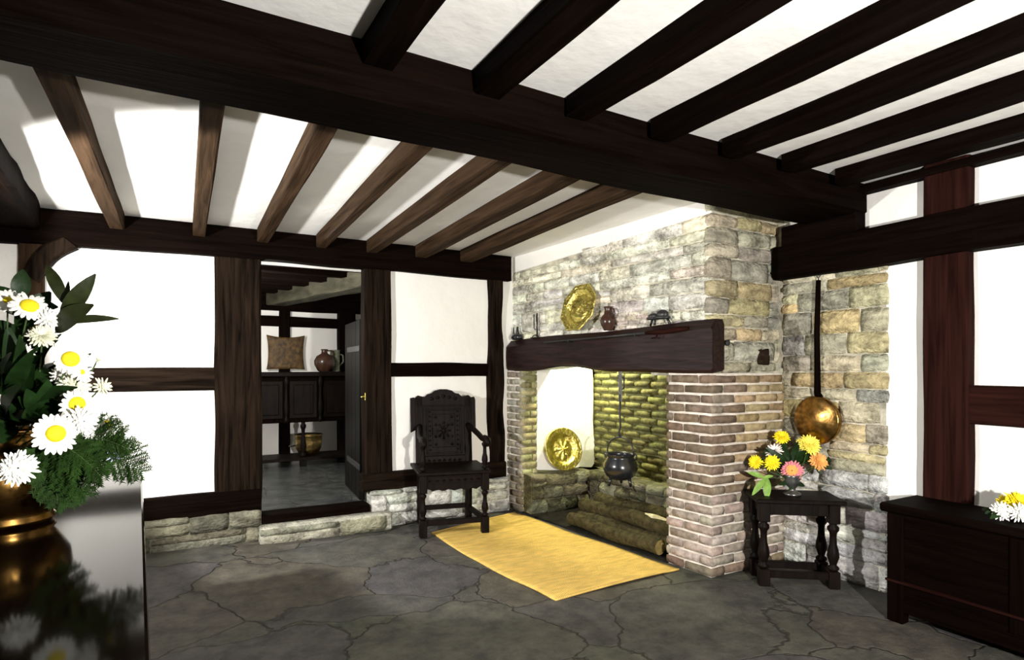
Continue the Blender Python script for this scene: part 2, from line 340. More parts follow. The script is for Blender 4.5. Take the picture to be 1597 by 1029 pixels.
BRICK = [(0.20, 0.145, 0.10), (0.16, 0.11, 0.075), (0.24, 0.185, 0.13), (0.14, 0.10, 0.07), (0.22, 0.185, 0.135)]
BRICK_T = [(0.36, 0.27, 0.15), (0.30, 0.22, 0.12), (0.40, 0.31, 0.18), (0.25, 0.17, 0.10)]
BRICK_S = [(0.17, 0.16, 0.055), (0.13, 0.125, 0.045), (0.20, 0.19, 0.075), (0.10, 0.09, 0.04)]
def topz(s): return 2.285 - 0.10 * (s / FL)      # top of the stones on the hearth wall
# core of the chimney breast
def slab(mb, s0, s1, o0, o1, z0, z1a, z1b=None):
    z1b = z1a if z1b is None else z1b
    vs = [face(s0, o0, z0), face(s1, o0, z0), face(s1, o1, z0), face(s0, o1, z0), face(s0, o0, z1a), face(s1, o0, z1b), face(s1, o1, z1b), face(s0, o1, z1a)]
    mb.add(vs, [(0, 1, 2, 3), (4, 5, 6, 7), (0, 1, 5, 4), (1, 2, 6, 5), (2, 3, 7, 6), (3, 0, 4, 7)])
SO = -0.045                                      # stones stand back from the brick below
S_A, S_B = 0.36, 2.00                            # fire opening between these distances from the corner
m = MB(); slab(m, 0.05, FL + .1, SO - .02, -0.30, 1.30, topz(0), topz(FL))
struct(m.build('wall_chimney_core', M['mortar']))
m = MB()
stonework(m, face(0, SO - .012, 0), FE, FN, 0.052, FL - .04, 1.5, 2.30, (.06, .115), (.16, .55), STONE, 11, keep=lambda a, z: z < topz(a) - .005 and not (.57 < a < .90 and z < 1.70))
rb = random.Random(14)
for k in range(6):
    for q in range(3):
        m.col = pick([(0.60, 0.50, 0.44), (0.54, 0.45, 0.38), (0.64, 0.57, 0.50)], rb); a0 = .565 + q * .115 - .03 * (k % 2); block(m, face(0, SO - .010, 0), FE, FN, max(.565, a0) + .003, a0 + .112, 1.50 + k * .034 + .003, 1.534 + k * .034 - .003, .003, rb, inset=.003)
struct(m.build('wall_chimney_stone', M['stone']))
m = MB(); slab(m, 0.05, FL + .1, SO - .006, -0.30, topz(0) - .02, 2.40, 2.34)
m.v = [(x, y, z if z > 2.3 else (topz((y - P0.y)) - .02)) for x, y, z in m.v]
struct(m.build('wall_chimney_plaster', M['plaster']))
# side of the breast, facing the camera
m = MB()
m.box(2.94, WR + .05, 2.635, 3.2, 1.24, 2.46)
struct(m.build('wall_chimney_side_core', M['mortar']))
m = MB(); SX = 2.900
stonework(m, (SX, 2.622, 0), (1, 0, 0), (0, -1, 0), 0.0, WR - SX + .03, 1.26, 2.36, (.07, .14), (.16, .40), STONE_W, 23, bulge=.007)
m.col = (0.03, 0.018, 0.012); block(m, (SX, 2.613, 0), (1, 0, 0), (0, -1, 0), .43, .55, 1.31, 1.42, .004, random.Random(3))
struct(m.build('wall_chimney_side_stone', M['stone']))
# brick pier
m = MB()
def pier_core(mb, s0, s1, d, z1): slab(mb, s0, s1, -.012, -d, 0, z1)
pier_core(m, .012, S_A - .01, .62, 1.26); m.box(2.87, WR + .05, 2.59, 2.92, 0, 1.26)
struct(m.build('wall_pier_core', M['mortar_pale']))
def brickwork(mb, o, u, n, u0, u1, z0, z1, rows, L, pal, seed, gap=.007, bulge=.004, palf=None, off=0.0, wob=0.0):
    rnd = random.Random(seed); h = (z1 - z0) / rows
    for r in range(rows):
        x = u0 - (L / 2 if (r + int(off)) % 2 else 0)
        while x < u1 - .01:
            l = L * rnd.uniform(.93, 1.07); a, b = max(x, u0), min(x + l, u1); x += l
            if b - a < .03: continue
            z = z0 + r * h + rnd.uniform(-wob, wob)
            mb.col = pick(palf(a, z) if palf else pal, rnd)
            block(mb, o, u, n, a + gap * (1 if a > u0 else 0), b - gap * (1 if b < u1 else 0), z + gap, z + h - gap, bulge, rnd, inset=.003, depth=.04, gx=3, gy=2)
m = MB()
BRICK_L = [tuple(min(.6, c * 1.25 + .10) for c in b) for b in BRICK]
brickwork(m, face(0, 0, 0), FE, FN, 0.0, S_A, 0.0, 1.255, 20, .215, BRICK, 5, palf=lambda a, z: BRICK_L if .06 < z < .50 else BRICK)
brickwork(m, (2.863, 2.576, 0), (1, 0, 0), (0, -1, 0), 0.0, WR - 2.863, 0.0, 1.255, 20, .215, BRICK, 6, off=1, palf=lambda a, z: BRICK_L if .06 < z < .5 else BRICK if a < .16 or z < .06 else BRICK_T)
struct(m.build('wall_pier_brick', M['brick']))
# far jamb of the fireplace
m = MB(); slab(m, S_B + .012, FL + .1, -.012, -.2, 0, 1.26)
struct(m.build('wall_jamb_core', M['mortar_pale']))
m = MB()
brickwork(m, face(0, 0, 0), FE, FN, S_B, FL - .03, 0.0, 1.26, 20, .2, [(0.34, 0.31, 0.25), (0.27, 0.24, 0.18), (0.42, 0.40, 0.34), (0.22, 0.18, 0.13)], 8)
RV = face(S_B, 0, 0)
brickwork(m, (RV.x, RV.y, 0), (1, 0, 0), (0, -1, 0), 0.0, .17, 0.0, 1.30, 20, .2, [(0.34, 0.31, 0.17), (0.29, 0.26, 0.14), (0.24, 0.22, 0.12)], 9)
struct(m.build('wall_jamb_brick', M['brick']))
# inside of the hearth: limewashed cheek, brick back, rough stone plinth
HB = 3.47
m = MB(); m.box(RV.x + .05, 3.75, RV.y + .012, 5.0, 0, 1.30); m.box(3.0, 3.75, RV.y + .012, 5.0, 1.2, 2.3)
struct(m.build('wall_hearth_cheek_core', M['mortar_soot']))
m = MB(); rnd = random.Random(4)
pl = [(2.835, .37), (2.828, .62), (2.836, .9), (2.83, 1.34), (3.1, 1.36), (3.30, 1.33), (3.452, 1.27), (3.462, 1.0), (3.455, .8), (3.47, .62), (3.49, .48), (3.475, .38), (3.44, .345), (3.30, .36), (3.1, .345)]
m.prism(pl, .02, None, RV.y - .004); struct(m.build('wall_hearth_cheek_plaster', M['plaster']))
m = MB(); m.box(HB + .02, 3.75, 2.9, RV.y + .1, 0, 2.3); m.box(3.02, 3.75, 2.86, 2.925, 0, 2.3)
struct(m.build('wall_hearth_back_core', M['mortar_soot']))
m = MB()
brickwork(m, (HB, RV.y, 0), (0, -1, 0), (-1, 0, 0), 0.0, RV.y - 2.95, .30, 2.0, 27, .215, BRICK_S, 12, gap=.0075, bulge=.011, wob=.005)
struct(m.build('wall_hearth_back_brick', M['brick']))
m = MB()
ROUGH = [(0.13, 0.12, 0.07), (0.16, 0.145, 0.09), (0.10, 0.095, 0.055), (0.19, 0.18, 0.13)]
stonework(m, (RV.x + .02, RV.y - .13, 0), (1, 0, 0), (0, -1, 0), 0, HB - RV.x - .15, 0, .35, (.10, .19), (.16, .34), ROUGH, 31, bulge=.02, gap=.003)
stonework(m, (HB - .15, RV.y - .13, 0), (0, -1, 0), (-1, 0, 0), 0, RV.y - 3.1, 0, .35, (.11, .2), (.18, .4), ROUGH, 33, bulge=.02, gap=.003)
m.col = (0.17, 0.16, 0.10)
m.box(RV.x + .02, HB + .02, RV.y - .12, RV.y + .01, 0, .345); m.box(HB - .14, HB + .02, 2.96, RV.y, 0, .345)
struct(m.build('wall_hearth_plinth', M['stone']))
m = MB(); vs = [face(S_A, .0, .008), face(S_B, .0, .012), Vector((HB, RV.y, .012)), Vector((HB, 2.95, .008))]
m.col = (0.02, 0.018, 0.014); m.add(vs + [v - Vector((0, 0, .05)) for v in vs], [(0, 1, 2, 3), (4, 5, 6, 7), (0, 1, 5, 4), (1, 2, 6, 5), (2, 3, 7, 6), (3, 0, 4, 7)])
struct(m.build('floor_hearth', M['stone']))
# rough stone at the end of the right-hand wall
m = MB(); rr = random.Random(8)
def zedge(z): return 1.914 + .02 * math.sin(z * 9) + .012 * math.sin(z * 23)
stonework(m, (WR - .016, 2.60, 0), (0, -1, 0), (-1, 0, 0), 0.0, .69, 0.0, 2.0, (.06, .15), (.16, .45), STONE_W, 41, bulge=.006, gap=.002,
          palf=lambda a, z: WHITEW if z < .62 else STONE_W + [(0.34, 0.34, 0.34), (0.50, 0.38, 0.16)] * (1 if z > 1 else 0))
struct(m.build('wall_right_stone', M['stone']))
m = MB(); m.box(WR - .010, WR + .01, 1.925, 2.64, 0, 2.0); m.box(WR - .016, WR + .01, 2.585, 2.64, 0, 2.36); struct(m.build('wall_right_stone_mortar', M['mortar']))

# ------------------------------------------------------------------ timbers
def timber(name, p0, p1, wd, ht, mt, seed=1, amp=0.008, seg=14, cham=0.012, bow=(0, 0, 0), up=(0, 0, 1), taper=1.0, wave=2.0, parent=None, ends=True):
    """a hewn timber from p0 to p1 (centre line): slightly wandering, with worn arrises"""
    p0, p1 = Vector(p0), Vector(p1); t = (p1 - p0).normalized(); upv = Vector(up)
    a = t.cross(upv).normalized(); b = a.cross(t).normalized(); mb = MB(); L = (p1 - p0).length; seg = max(2, seg)
    cs = [(-wd / 2 + cham, -ht / 2), (wd / 2 - cham, -ht / 2), (wd / 2, -ht / 2 + cham), (wd / 2, ht / 2 - cham), (wd / 2 - cham, ht / 2), (-wd / 2 + cham, ht / 2), (-wd / 2, ht / 2 - cham), (-wd / 2, -ht / 2 + cham)]
    vs = []
    for i in range(seg + 1):
        q = i / seg; c = p0.lerp(p1, q) + Vector(bow) * math.sin(PI * q); k = 1 + (taper - 1) * q
        for j, (x, y) in enumerate(cs):
            side = (j % 8) // 2
            s = Vector((q * L * wave + seed * 3.7, side * 5.1, seed * 1.3))
            dx = noise.noise(s) * amp; dy = noise.noise(s + Vector((9, 3, 5))) * amp
            vs.append(c + a * (x * k + dx) + b * (y * k + dy))
    n = 8
    fs = [[i * n + j, i * n + (j + 1) % n, (i + 1) * n + (j + 1) % n, (i + 1) * n + j] for i in range(seg) for j in range(n)]
    fs += [list(range(n))[::-1], [seg * n + j for j in range(n)]]
    mb.add(vs, fs, False)
    return mb.build(name, mt, parent)

# great beam across the ceiling
o = timber('ceiling_beam', (-1.65, 2.055, 2.315), (3.62, 2.215, 2.315), .345, .235, M['oak_x'], 2, .014, 30, .022, wave=1.2)
tag(o, 'massive black oak beam crossing the whole ceiling from upper left to the stone chimney', 'beam')
# joists beyond the great beam
JF = [(-.355, .085, .02), (.125, .078, .008), (.540, .078, .01), (.955, .075, .01), (1.350, .088, .012), (1.765, .105, .014), (2.185, .120, .022)]
FARL = ['brown ceiling joist beyond the great beam, first from the left and half in shadow',
        'brown ceiling joist beyond the great beam, second from the left, over the tall doorway post',
        'brown ceiling joist beyond the great beam, third from the left, pale lit left face',
        'brown ceiling joist beyond the great beam, fourth from the left, ending above the doorway',
        'brown ceiling joist beyond the great beam, third from the chimney stones',
        'brown ceiling joist beyond the great beam, second from the chimney stones',
        'rough wavy ceiling joist beyond the great beam, nearest the chimney stones']
for i, (x, wd, am) in enumerate(JF):
    dp = .105
    o = timber('ceiling_joist', (x - .01, 2.36, 2.363 - dp / 2 + .004), (x + .01, 4.70, 2.313 - dp / 2 + .004), wd, dp, M['brown_y'], 20 + i, am * .45, 26, .007, wave=1.5)
    tag(o, FARL[i], 'joist', 'ceiling joists beyond the great beam')
o = timber('ceiling_joist', (-.80, 2.30, 2.27), (-.885, 4.72, 2.24), .26, .17, M['oak_y'], 33, .03, 16, .02, bow=(.02, 0, 0))
tag(o, 'broad dark timber along the left edge of the ceiling above the flowers', 'joist', 'ceiling joists beyond the great beam')
NEARL = ['black ceiling joist on the camera side, short piece nearest the upper left corner',
         'black ceiling joist on the camera side, second from the left',
         'black ceiling joist on the camera side, third from the left',
         'black ceiling joist on the camera side, middle one of seven',
         'black ceiling joist on the camera side, third from the right wall',
         'black ceiling joist on the camera side, second from the right wall',
         'black ceiling joist on the camera side, closest to the right wall']
for i, x in enumerate((.53, .943, 1.352, 1.80, 2.245, 2.68, 3.13)):
    o = timber('ceiling_joist', (x + .055, -.9, 2.342), (x + .055, 1.96, 2.342), .112, .085, M['oak_y'], 40 + i, .010, 22, .006, wave=2)
    tag(o, NEARL[i], 'joist', 'ceiling joists on the camera side')

# frame of the end wall
o = timber('wall_plate_beam', (-1.1, 4.79, 2.185), (2.66, 4.79, 2.195), .13, .23, M['oak_x'], 3, .012, 26, .012, bow=(0, 0, .022))
tag(o, 'long dark head beam along the top of the end wall above doorway and chair', 'beam')
o = timber('timber_post', (.392, 4.83, .12), (.392, 4.83, 2.12), .312, .13, M['post_z'], 4, .012, 22, .014, up=(0, 1, 0), wave=2.4)
tag(o, 'wide gnarled dark oak post on the left side of the doorway', 'post', 'upright posts of the end wall')
o = timber('timber_post', (1.440, 4.83, .36), (1.430, 4.83, 2.12), .225, .13, M['post_z'], 5, .009, 18, .012, up=(0, 1, 0))
tag(o, 'dark brown oak post between the doorway and the carved armchair', 'post', 'upright posts of the end wall')
o = timber('timber_post', (2.525, 4.83, .36), (2.520, 4.83, 2.12), .150, .13, M['post_z'], 6, .036, 20, .012, up=(0, 1, 0), wave=2.6)
tag(o, 'narrow crooked oak post where the end wall meets the fireplace', 'post', 'upright posts of the end wall')
o = timber('timber_post', (-.80, 4.82, .2), (-.81, 4.82, 2.12), .13, .15, M['brown_z'], 7, .02, 16, .012, up=(0, 1, 0))
tag(o, 'brown oak post behind the tall flowers at the left edge', 'post', 'upright posts of the end wall')
o = timber('wall_rail', (-.75, 4.815, 1.213), (.25, 4.815, 1.213), .08, .162, M['post_x'], 8, .006, 12, .008)
tag(o, 'dark horizontal rail halfway up the wall left of the doorway', 'rail', 'horizontal rails of the end wall')
o = timber('wall_rail', (1.54, 4.815, 1.275), (2.47, 4.815, 1.275), .08, .115, M['oak_x'], 9, .010, 12, .008)
tag(o, 'dark horizontal rail above the carved armchair', 'rail', 'horizontal rails of the end wall')
o = timber('sill_beam', (-1.1, 4.80, .317), (.545, 4.80, .317), .12, .165, M['oak_x'], 10, .006, 12, .012)
tag(o, 'black sill beam at the foot of the wall left of the doorway', 'beam', 'sill beams of the end wall')
o = timber('sill_beam', (1.30, 4.80, .362), (2.61, 4.80, .366), .13, .145, M['post_x'], 11, .010, 14, .012)
tag(o, 'dark brown sill beam behind the carved armchair on the white plinth', 'beam', 'sill beams of the end wall')
o = timber('timber_brace', (-.80, 4.76, 1.86), (-.60, 4.77, 2.10), .10, .10, M['post_z'], 13, .02, 8, .012, up=(0, 1, 0), bow=(-.02, 0, .03))
tag(o, 'short curved knee brace between left post and head beam behind the flowers', 'brace')
o = timber('threshold_board', (.545, 4.80, .170), (1.345, 4.80, .170), .19, .06, M['oak_x'], 12, .005, 8, .008)
tag(o, 'worn wooden threshold board across the doorway on its stone step', 'threshold')
# plinth and step stones at the foot of the end wall
m = MB()
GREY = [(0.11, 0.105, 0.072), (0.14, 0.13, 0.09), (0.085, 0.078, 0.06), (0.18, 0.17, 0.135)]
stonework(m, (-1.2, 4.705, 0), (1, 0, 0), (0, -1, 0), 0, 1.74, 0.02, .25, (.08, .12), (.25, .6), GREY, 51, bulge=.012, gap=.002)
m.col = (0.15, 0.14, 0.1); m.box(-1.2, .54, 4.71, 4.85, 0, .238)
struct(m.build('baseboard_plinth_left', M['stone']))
m = MB()
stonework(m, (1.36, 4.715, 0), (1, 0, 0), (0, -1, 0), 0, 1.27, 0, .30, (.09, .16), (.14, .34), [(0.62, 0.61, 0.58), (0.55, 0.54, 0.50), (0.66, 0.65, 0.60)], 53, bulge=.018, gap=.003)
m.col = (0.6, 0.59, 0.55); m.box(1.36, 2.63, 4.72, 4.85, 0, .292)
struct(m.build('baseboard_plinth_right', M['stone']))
m = MB()
stonework(m, (.52, 4.60, 0), (1, 0, 0), (0, -1, 0), 0, .98, 0, .13, (.12, .13), (.3, .6), [(0.30, 0.29, 0.23), (0.25, 0.24, 0.18)], 55, bulge=.014, gap=.004)
m.col = (0.36, 0.35, 0.29); m.cbox(.52, 1.50, 4.605, 4.86, 0, .135, .012)
o = m.build('stone_step', M['stone']); tag(o, 'low pale stone step below the doorway threshold', 'step')

# frame of the right-hand wall
o = timber('timber_post', (3.545, 1.597, .0), (3.545, 1.597, 2.40), .10, .212, M['red_z'], 14, .008, 20, .010, up=(0, 1, 0))
tag(o, 'tall red-brown oak post on the right wall behind the chest', 'post')
o = timber('wall_rail', (3.53, 2.60, 1.99), (3.53, -.9, 1.995), .15, .215, M['oak_y'], 15, .012, 20, .014)
tag(o, 'heavy black rail high on the right wall, carrying the great beam end', 'rail', 'rails of the right wall')
o = timber('wall_rail', (3.55, 1.50, 1.107), (3.55, -.9, 1.107), .09, .20, M['red_y'], 16, .006, 12, .010)
tag(o, 'short red-brown rail halfway up the right wall beside the post', 'rail', 'rails of the right wall')
o = timber('wall_rail', (3.53, 2.10, 2.34), (3.53, -.9, 2.34), .09, .045, M['oak_y'], 17, .005, 12, .006)
tag(o, 'thin black strip at the top of the right wall under the ceiling', 'rail', 'rails of the right wall')
o = timber('corner_bracket', (3.535, 2.045, 2.06), (3.535, 2.53, 2.06), .15, .33, M['oak_y'], 18, .015, 10, .02)
tag(o, 'blocky black timber bracket under the great beam beside the chimney', 'bracket')

# ------------------------------------------------------------------ mantel beam (rough, bottom edge arched)
m = MB(); seg = 32; s0, s1 = -.018, FL - .075; rings = []
SL = [s0, s0 + .012, .046] + [.05 + (s1 - .05) * i / (seg - 3) for i in range(seg - 2)]
for i in range(seg + 1):
    s = SL[i]; q = (s - s0) / (s1 - s0)
    zb = 1.262 + .040 * math.exp(-((q - .62) / .16) ** 2) - .006 * math.sin(q * 17) * .6
    zt = 1.592 - .050 * q + .006 * math.sin(q * 9 + 1)
    dz = .008 * noise.noise(Vector((q * 9, 1, 2))); fo = .022 + .008 * noise.noise(Vector((q * 7, 4, 2)))
    if i == 0: zb += .012; zt -= .014
    bk = -.095 if s < .048 else -.30
    rings += [face(s, fo, zb + .02), face(s, fo + .004, zb + .12), face(s, fo + .002 + dz * .5, zt - .06), face(s, -.026, zt), face(s, bk, zt - (.02 if i == 0 else 0)), face(s, bk, zb + .012), face(s, fo - .02, zb)]
n = 7
m.add(rings, [[i * n + k, i * n + (k + 1) % n, (i + 1) * n + (k + 1) % n, (i + 1) * n + k] for i in range(seg) for k in range(n)] + [list(range(n)), [seg * n + k for k in range(n)]])
mant = m.build('mantel_beam', grain('mantel_oak', (0.014, 0.0052, 0.0045), 'y', .5, .2, .6, .6))
tag(mant, 'massive red-brown oak beam over the fire opening with an arched lower edge', 'mantel')
m = MB(); Mx = Matrix.Translation((2.985, 2.605, 1.45)) @ Matrix.Rotation(PI / 2, 4, 'X')
m.lathe([(.012, -.02), (.012, .03), (.020, .032), (.020, .046), (.012, .05)], 8, Mx, False)
m.build('peg', M['iron'], mant)

# ------------------------------------------------------------------ things on the mantel
def mtop(s): return 1.592 - .050 * ((s - s0) / (s1 - s0))
def onm(s, off=-.0): return face(s, off, mtop(s))
ZR = math.atan2(FN.y, FN.x)                       # direction the hearth wall faces
# octagonal brass platter leaning on the stones
def oct_dish(name, R, mt, n=8, label='', ripple=True):
    mb = MB(); N = 48; prof = [(0, .010), (.16, .012), (.30, .004), (.42, .014), (.50, .004), (.60, .002), (.70, .022), (.80, .030), (.88, .026), (.95, .034), (1.0, .030)]
    vs = []; fs = []
    for pi_, (r, z) in enumerate(prof):
        for k in range(N):
            a = 2 * PI * k / N; rr = r * R
            if r > .66: rr *= math.cos(PI / n) / math.cos(((a + PI / n) % (2 * PI / n)) - PI / n)
            zz = z * R / .2
            if ripple and .1 < r < .96: zz += .004 * math.sin(a * (16 if r > .6 else 8) + r * 20) * R / .2
            vs.append(Vector((rr * math.cos(a), rr * math.sin(a), zz)))
    for i in range(len(prof) - 1):
        for k in range(N): fs.append([i * N + k, i * N + (k + 1) % N, (i + 1) * N + (k + 1) % N, (i + 1) * N + k])
    b = len(vs); vs += [v - Vector((0, 0, .0035)) for v in vs]
    fs += [[b + x for x in f[::-1]] for f in fs]
    e = (len(prof) - 1) * N
    fs += [[e + k, e + (k + 1) % N, b + e + (k + 1) % N, b + e + k] for k in range(N)]
    mb.add(vs, fs, True); return mb.build(name, mt)
R = .205; s = 1.235
o = oct_dish('brass_platter', R, M['brass'])
tilt = math.radians(15)
o.matrix_world = Matrix.Translation(onm(s, -.028) + Vector((0, 0, R * math.cos(tilt) * .97 + .004)) - FN * (R * math.sin(tilt) - .085 + 0.02)) @ Matrix.Rotation(ZR, 4, 'Z') @ Matrix.Rotation(PI / 2 - tilt, 4, 'Y')
tag(o, 'tall octagonal embossed brass platter leaning on the stones above the mantel', 'platter')
# dark earthen jug beside it
e = empty('brown_jug', onm(.93, -.020), 0, 'small dark brown jug with a handle on the mantel right of the brass platter', 'jug')
m = MB(); m.lathe([(.030, 0), (.034, .004), (.036, .01), (.055, .045), (.060, .075), (.048, .105), (.030, .125), (.026, .155), (.034, .175), (.031, .178), (.022, .155), (.02, .13)], 18); m.build('body', M['glaze'], e)
m = MB(); m.tube([(.0, -.028, .16), (0, -.065, .155), (0, -.075, .12), (0, -.055, .085)], .007, 6); m.build('handle', M['glaze'], e)
# low dark bushy lump: old iron spur-like piece
e = empty('iron_trivet', onm(.44, -.012), ZR, 'low spiky black iron piece on the mantel near its right end', 'ironwork')
for k in range(3):
    m = MB(); a = 2 * PI * k / 3; m.tube([(.045 * math.cos(a) * .8, .10 * math.sin(a), 0), (.03 * math.cos(a), .075 * math.sin(a), .045)], .009, 6)
    m.build('leg', M['iron'], e)
m = MB(); m.tube([(.036 * math.cos(a), .09 * math.sin(a), .048) for a in [2 * PI * k / 16 for k in range(17)]], .010, 6); m.build('ring', M['iron'], e)
m = MB(); m.ball((0, .035, .070), .034, 9, 6, (.8, 1.5, 1)); m.ball((0, -.045, .062), .027, 9, 6, (.8, 1.7, .9)); m.tube([(0, .03, .07), (0, .035, .10)], [.010, .005], 6); m.build('knob', M['iron'], e)
# rushlight holder
e = empty('rushlight_holder', onm(1.83, -.022), ZR, 'slender two-stemmed black iron rushlight holder at the left of the mantel', 'candle holder')
m = MB(); m.tube([(.0, .045 * math.cos(a), .006 + .02 * abs(math.sin(a))) for a in [PI * k / 10 for k in range(11)]], .0045, 6); m.cbox(-.02, .02, -.05, .05, 0, .008, .002); m.build('base', M['iron'], e)
m = MB(); m.tube([(0, .022, .0), (0, .022, .215)], [.0085, .007], 7); m.build('stem', M['iron'], e)
m = MB(); m.tube([(0, .022, .075), (0, -.018, .078), (0, -.022, .095), (0, -.022, .21)], [.004, .004, .0055, .0055], 6); m.build('arm', M['iron'], e)
# flat iron lump with two spikes at the far end
e = empty('iron_lamp', onm(2.10, -.015), ZR, 'squat black iron lamp with two upright spikes at the far left end of the mantel', 'lamp')
m = MB(); m.lathe([(.055, 0), (.072, .012), (.075, .026), (.060, .045), (.030, .056), (.004, .058)], 18, Matrix.Scale(.62, 4, (1, 0, 0))); m.build('body', M['gloss_iron'], e)
m = MB(); m.tube([(0, .010, .045), (0, .010, .075), (0, .010, .120)], [.022, .012, .008], 8); m.build('spout', M['iron'], e)
m = MB(); m.tube([(0, -.056, .02), (0, -.054, .07), (0, -.050, .115)], [.015, .008, .005], 8); m.build('spike', M['iron'], e)
# long dark rod lying along the front of the mantel
a, b = face(.14, .052, mtop(.14) - .05), face(1.62, .050, mtop(1.62) - .055)
e = empty('iron_rod', a, 0, 'long thin dark rod with a thicker end lying along the front of the mantel beam', 'rod')
d = b - a
m = MB(); m.tube([d * .22, d * .6, d], [.009, .0075, .006], 8); m.build('shaft', M['iron'], e)
m = MB(); m.tube([Vector((0, 0, .006)), d * .05 + Vector((0, 0, .004)), d * .12 + Vector((0, 0, -.002)), d * .18, d * .24], [.012, .017, .015, .016, .010], 8); m.tube([d * .17, d * .175 + Vector((0, 0, -.035)), d * .205 + Vector((0, 0, -.04))], [.008, .007, .004], 6); m.build('thick_end', M['red_y'], e)
for q in (.30, .78):
    m = MB(); p = d * q; m.tube([p - FN * .03 + Vector((0, 0, -.012)), p + FN * .012 + Vector((0, 0, -.013)), p + FN * .014 + Vector((0, 0, .008))], .004, 6); m.build('hook', M['iron'], e)

# ------------------------------------------------------------------ hearth things
# round brass dish on the stone ledge
mb = MB(); R = .195
prof = [(0, .018), (.12, .016), (.22, .006), (.34, .012), (.44, .004), (.60, .004), (.66, .020), (.72, .028), (.86, .032), (.95, .030), (1, .036), (1.01, .030)]
N = 48; vs = []; fs = []
for r, z in prof:
    for k in range(N):
        a = 2 * PI * k / N; zz = z
        if .08 < r < .5: zz += .004 * math.cos(a * 8)
        if .7 < r < .95: zz += .0022 * math.cos(a * 24)
        vs.append(Vector((r * R * math.cos(a), r * R * math.sin(a), zz)))
for i in range(len(prof) - 1):
    for k in range(N): fs.append([i * N + k, i * N + (k + 1) % N, (i + 1) * N + (k + 1) % N, (i + 1) * N + k])
bb = len(vs); vs += [v - Vector((0, 0, .003)) for v in vs]; fs += [[bb + x for x in f[::-1]] for f in fs]
e_ = (len(prof) - 1) * N; fs += [[e_ + k, e_ + (k + 1) % N, bb + e_ + (k + 1) % N, bb + e_ + k] for k in range(N)]
mb.add(vs, fs, True); o = mb.build('brass_dish', M['brass'])
tl = math.radians(14)
o.matrix_world = Matrix.Translation((3.065, RV.y - .062, .352 + R * math.cos(tl) + .006)) @ Matrix.Rotation(-PI / 2, 4, 'Z') @ Matrix.Rotation(PI / 2 - tl, 4, 'Y')
tag(o, 'round polished brass dish leaning on the white hearth wall on a stone ledge', 'dish')
# cauldron on its hanger
KX, KY = 3.10, 3.73
e = empty('iron_hanger', (KX, KY, .72), 0, 'flat iron ratchet hanger coming down inside the fireplace above the cauldron', 'pot hanger')
m = MB(); m.cbox(-.004, .004, -.020, .020, .30, 1.25, .002)
for k in range(20): m.box(-.004, .004, .02, .032, .42 + k * .04, .435 + k * .04)
m.build('ratchet_bar', M['steel'], e)
m = MB(); m.tube([(0, 0, .36), (0, .006, .2), (0, 0, .10), (0, .018, .05), (0, .012, .02), (0, -.008, .022)], .008, 7); m.build('hook', M['iron'], e)
m = MB(); m.tube([(0, -.02, .50), (0, -.045, .49), (0, -.045, .41), (0, -.02, .40)], .006, 6); m.build('catch', M['iron'], e)
e = empty('iron_cauldron', (KX, KY, .395), .4, 'round black iron cauldron hanging in the fireplace', 'cauldron')
m = MB(); m.lathe([(.02, .0), (.07, .006), (.115, .035), (.138, .085), (.132, .135), (.108, .175), (.104, .19), (.122, .205), (.122, .212), (.104, .208), (.098, .19), (.12, .13), (.12, .09), (.05, .02)], 28, None, True); pot = m.build('pot', M['gloss_iron'], e)
for k in range(3):
    a = 2 * PI * k / 3 + .4; m = MB(); m.tube([(.085 * math.cos(a), .085 * math.sin(a), .02), (.10 * math.cos(a), .10 * math.sin(a), -.045)], [.016, .010], 7); m.build('foot', M['gloss_iron'], pot)
m = MB(); m.tube([(0, .118 * math.cos(t), .195 + .145 * math.sin(t) ** .7) for t in [PI * k / 16 for k in range(17)]], .0065, 6); m.build('handle', M['iron'], e)
for sg in (1, -1):
    m = MB(); m.tube([(0, sg * .108, .165), (0, sg * .140, .175), (0, sg * .140, .205), (0, sg * .112, .212)], .008, 6); m.build('lug', M['gloss_iron'], pot)
# logs
def log(p0, p1, r, label, seed, split=False):
    p0, p1 = Vector(p0), Vector(p1); d = p1 - p0
    e = empty('firewood_log', p0, 0, label, 'log', 'logs in the hearth'); rnd = random.Random(seed)
    m = MB(); n = 14; L = 9; a = d.normalized().cross(Vector((0, 0, 1))).normalized(); b = a.cross(d.normalized()); vs = []
    for i in range(L + 1):
        for k in range(n):
            q = 2 * PI * k / n; rr = r * (1 + .10 * noise.noise(Vector((i * .6, math.cos(q) * 1.5, math.sin(q) * 1.5 + seed))))
            vs.append(d * (i / L) + (a * math.cos(q) + b * math.sin(q)) * rr + b * .01 * math.sin(i * .9 + seed))
    m.add(vs, [[i * n + k, i * n + (k + 1) % n, (i + 1) * n + (k + 1) % n, (i + 1) * n + k] for i in range(L) for k in range(n)], True); m.build('bark', M['log'], e)
    for q, s_ in ((0, -1), (1, 1)):
        m = MB(); base = vs[q * L * n: q * L * n + n]; c = sum(base, Vector()) / n + d.normalized() * .004 * s_
        m.add([c] + [x + d.normalized() * .001 * s_ for x in base], [[0, k + 1, (k + 1) % n + 1] for k in range(n)], False); m.build('cut_end', M['logend'], e)
    if split:
        m = MB(); mid = d * .22; m.tube([mid - d * .2 + a * r * .25 + b * r * .6, mid + a * r * .2 + b * r * .72, mid + d * .22 + a * r * .3 + b * r * .6], [r * .3, r * .62, r * .35], 8, flat=.75); m.build('split_face', mat('split_wood', (0.62, 0.55, 0.34), .85, .1, 0, .3, (30, 30, 30)), e)
    return e
log((2.855, 3.02, .066), (2.795, 3.98, .062), .050, 'front log of the hearth pile, thin and lowest', 1)
